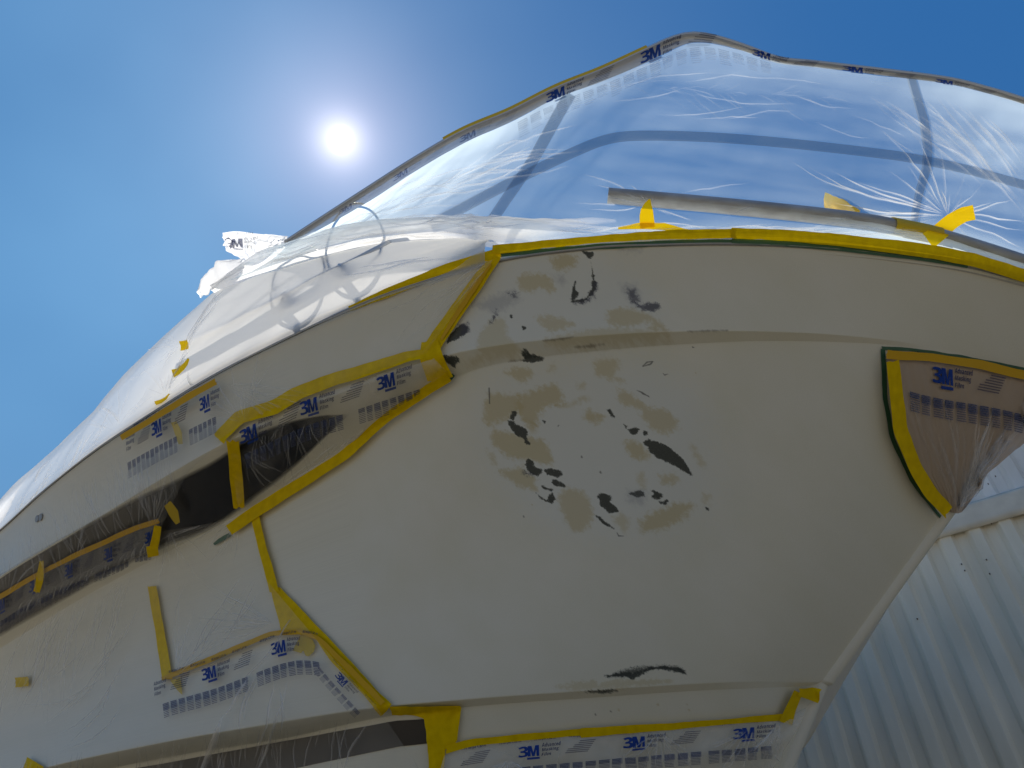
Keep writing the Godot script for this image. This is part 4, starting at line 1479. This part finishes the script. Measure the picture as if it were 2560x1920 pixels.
	spray(ce, E, Vector2(1650, 1828), 30, 150, 22, 40, 160, 4, 0.45)
	spray(ce, E, Vector2(1880, 1815), 40, 160, 22, 40, 170, 4, 0.45)
	spray(ce, E, Vector2(1270, 1900), 20, 160, 26, 30, 120, 5, 0.45)
	spray(ce, E, Vector2(1950, 1800), 90, 140, 14, 50, 140, 5, 0.5)
	obj("crease", ce, fold, tE).set_meta("kind", "stuff")
	var pe := MB.new()
	print_row(pe, E, pl([1150, 1902, 1295, 1880, 1557, 1858, 1830, 1836, 1960, 1824]), [-116.0, 147.0, 410.0, 684.0], 52, 25, Vector2(0.02, 1), "72 in/po 1,82 m", 5.0, 800.0)
	obj("lettering", pe, ink, tE)

func build_tapes() -> void:
	var y := mat(Color(0.86, 0.62, 0.0), 0.6, 0.0, 0.2)
	y.albedo_texture = noise_tex(61, 0.03, Color(0.86, 0.84, 0.8), Color(1, 1, 1), 256)
	y.uv1_triplanar = true
	y.uv1_world_triplanar = true
	y.uv1_scale = Vector3(3, 3, 3)
	y.backlight_enabled = true
	y.backlight = Color(0.5, 0.5, 0.5)
	var free := mat(Color(0.90, 0.66, 0.0), 0.6, 0.0, 0.2)
	free.backlight_enabled = true
	free.backlight = Color(1.05, 0.86, 0.05)
	var thin := film_mat(Color(0.66, 0.48, 0.02), 0.5, 0.4, 0.4)
	thin.albedo_color.a = 0.8
	var orange := mat(Color(0.60, 0.36, 0.02), 0.6, 0.0, 0.25)
	var g := mat(Color(0.03, 0.11, 0.06), 0.5)
	# deck edge
	tape(hull, pl([1250, 637, 1350, 628, 1500, 616, 1700, 606, 1835, 605]), [11, 13, 14, 13], "green fine line tape under the yellow deck edge tape, left half", g, 0.003, "fine_line_tape", 0.0004)
	tape(hull, pl([1830, 603, 1950, 608, 2075, 618, 2315, 648, 2420, 666]), [14, 13, 12, 8], "green fine line tape under the yellow deck edge tape, right half", g, 0.0045, "fine_line_tape", 0.0004)
	tape(hull, pl([1232, 626, 1350, 612, 1500, 598, 1610, 590, 1700, 586, 1838, 584]), [24, 20, 18, 20, 24, 24], "yellow tape along the deck edge from the corner to mid bow", y, 0.008)
	tape(hull, pl([1826, 583, 1950, 588, 2075, 598, 2315, 627, 2430, 649, 2560, 689, 2720, 745]), [26, 28, 31, 35, 33, 32, 34], "yellow tape along the curved deck edge running out of frame right", y, 0.011)
	tape(u1, pl([1545, 573, 1600, 566, 1660, 568, 1722, 580]), [6, 16, 18, 8], "short ragged yellow tape piece above the deck edge tape below the pole", free, 0.008)
	tape(u1, pl([1618, 572, 1616, 545, 1617, 522, 1623, 500]), [36, 36, 30, 5], "pointed upright yellow tape tab in front of the grey pole", free, 0.012)
	tape(u1, pl([2318, 606, 2348, 582, 2377, 556, 2404, 540, 2432, 533]), [46, 42, 40, 38, 36], "bent yellow tape tab at the middle of the film fan on the right", free, 0.016, "masking_tape", 0.003)
	# the left end, seen through the film
	tape(hull, pl([872, 772, 1000, 720, 1100, 678, 1215, 641, 1250, 632]), [12, 24, 24, 26, 24], "faded yellow tape under film along the deck edge left of the corner", y, 0.004)
	tape(hull, pl([1245, 640, 1205, 690, 1150, 768, 1100, 840, 1072, 885]), [22, 34, 36, 38, 40], "yellow tape slanting down from the deck edge corner to the junction", y, 0.016, "masking_tape", 0.003)
	tape(hull, pl([1228, 660, 1190, 715, 1140, 790, 1105, 850]), [6, 14, 12, 8], "narrow folded yellow tape edge along the slanting corner tape", orange, 0.020)
	tape2(hull, pl([1056, 856, 1050, 898, 1070, 950]), pl([1096, 850, 1108, 890, 1134, 938]), "crumpled yellow tape patch where three tapes meet beside the black spots", y, 0.022)
	tape(hull, pl([1075, 884, 1018, 893, 926, 924, 833, 951, 741, 986, 694, 1018, 602, 1044, 550, 1098]), [24, 28, 32, 32, 34, 36, 34, 30], "wavy yellow tape on the upper edge of the film pocket", y, 0.024, "masking_tape", 0.004)
	tape(hull, pl([585, 1100, 592, 1180, 600, 1266]), [30, 32, 28], "upright yellow tape across the dark window", y, 0.030)
	tape(hull, pl([1122, 940, 967, 1043, 862, 1141, 745, 1215, 642, 1280, 576, 1326]), [30, 28, 26, 26, 30, 28], "long straight yellow tape on the lower edge of the film pocket", y, 0.026)
	tape(hull, pl([1134, 935, 1122, 948]), [10, 10], "small green tape corner beside the tape junction", g, 0.018, "fine_line_tape")
	tape(hull, pl([578, 1336, 555, 1348, 538, 1360]), [10, 12, 8], "short green tape end below the long straight tape", g, 0.012, "fine_line_tape")
	tape(hull, pl([640, 1290, 662, 1380, 690, 1480]), [22, 22, 24], "yellow tape running down from the long tape to the wide patch", y, 0.020)
	tape2(hull, pl([677, 1468, 690, 1520, 707, 1582, 786, 1590, 830, 1655, 904, 1730, 952, 1788]), pl([702, 1468, 745, 1512, 800, 1570, 850, 1622, 905, 1682, 950, 1732, 980, 1760]), "wide wedge of yellow tape running down to the spray rail", y, 0.014)
	tape(hull, pl([408, 1699, 440, 1686, 560, 1636, 682, 1584, 760, 1580, 800, 1596, 870, 1665, 960, 1758]), [10, 14, 14, 13, 12, 12, 16, 14], "thin orange tape on the top edge of the lower printed film", orange, 0.024)
	tape(hull, pl([383, 1466, 403, 1580, 422, 1700]), [22, 23, 26], "upright yellow tape standing alone on the lower left side", y, 0.018)
	tape(hull, pl([440, 1698, 448, 1714, 457, 1736]), [26, 16, 3], "yellow tape point under the lower end of the upright tape", thin, 0.012)
	tape(hull, pl([745, 1602, 775, 1618, 770, 1640]), [54, 44, 10], "ragged yellow tape remnant under the print beside the wedge", thin, 0.012)
	tape(hull, pl([42, 1706, 75, 1703]), [25, 25], "small square yellow tape piece at far left on the white side", y, 0.022)
	tape(hull, pl([66, 1912, 110, 1926]), [40, 20], "yellow tape corner at the bottom left edge of the picture", y, 0.024)
	tape(hull, pl([312, 1095, 400, 1042, 480, 992, 548, 955]), [14, 15, 16, 16], "orange tape on the top edge of the printed film below the deck", orange, 0.05)
	tape(hull, pl([-40, 1512, 0, 1490, 114, 1424, 188, 1387, 346, 1314, 400, 1298]), [12, 12, 12, 13, 13, 12], "thin orange tape along the dark window at left", orange, 0.034)
	tape(hull, pl([112, 1398, 108, 1440, 98, 1476]), [10, 20, 16], "slanting yellow tape across the film strip at far left", y, 0.050)
	tape(hull, pl([400, 1308, 396, 1335, 390, 1362]), [18, 20, 22], "upright yellow tape at the right end of the printed strip", y, 0.050)
	tape(hull, pl([374, 1374, 402, 1368]), [28, 28], "yellow tape stub under the upright tape at the strip's end", y, 0.054)
	tape(hull, pl([424, 1252, 438, 1272, 450, 1302]), [20, 26, 12], "loose curled yellow tape bit on the dark window", thin, 0.050)
	tape(hull, pl([440, 1056, 450, 1080, 458, 1112]), [14, 18, 10], "translucent yellow tape sliver among the blue print", thin, 0.030)
	tape(u2, pl([452, 866, 472, 862]), [24, 22], "small crumpled yellow tape square high on the white film", free, 0.012)
	tape(u2, pl([474, 898, 464, 916, 450, 930, 434, 936]), [5, 12, 14, 20], "curved yellow tape piece below the tape square on the white film", free, 0.014)
	tape(u2, pl([390, 1010, 412, 1002, 426, 986]), [12, 10, 3], "thin yellow tape end at the deck edge below the white film tear", free, 0.012)
	# bottom right
	tape2(hull, pl([976, 1764, 1055, 1762, 1155, 1760, 1150, 1800, 1143, 1853, 1114, 1872, 1110, 1935]), pl([980, 1784, 1030, 1786, 1062, 1796, 1066, 1830, 1070, 1870, 1072, 1900, 1074, 1935]), "large creased yellow tape patch at the end of the dark boot stripe", y, 0.016)
	tape(hull, pl([1115, 1872, 1182, 1854, 1300, 1842, 1450, 1828, 1600, 1818]), [20, 18, 17, 17, 16], "yellow tape on the bottom film, half beside the large patch", y, 0.020)
	tape(hull, pl([1450, 1830, 1545, 1822, 1660, 1814, 1800, 1802, 1955, 1789]), [24, 20, 16, 14, 18], "yellow tape on the bottom film, half towards the stem", y, 0.026)
	tape(hull, pl([1958, 1806, 1970, 1770, 1990, 1728]), [34, 26, 24], "yellow tape turning up beside the stem at the bottom", y, 0.030)
	tape(hull, pl([1990, 1725, 2020, 1730, 2048, 1740]), [22, 34, 34], "folded yellow tape end on the stem at the spray rail", y, 0.036)
	# bow bag
	tape(hull, pl([2207, 872, 2212, 990, 2230, 1095, 2280, 1203, 2354, 1297]), [12, 12, 11, 10, 8], "green fine line tape down the left edge of the bow bag", g, 0.003, "fine_line_tape")
	tape(hull, pl([2204, 870, 2280, 874, 2406, 892, 2560, 922, 2640, 942]), [9, 8, 7, 7, 7], "green fine line tape along the top edge of the bow bag", g, 0.003, "fine_line_tape")
	tape(hull, pl([2224, 902, 2233, 990, 2243, 1076, 2281, 1172, 2322, 1236, 2368, 1282]), [32, 34, 36, 34, 34, 32], "broad yellow tape down the left edge of the bow bag", y, 0.048)
	tape(hull, pl([2212, 886, 2322, 893, 2440, 910, 2560, 938, 2640, 960]), [22, 20, 22, 24, 24], "yellow tape along the top edge of the bow bag", orange, 0.030)
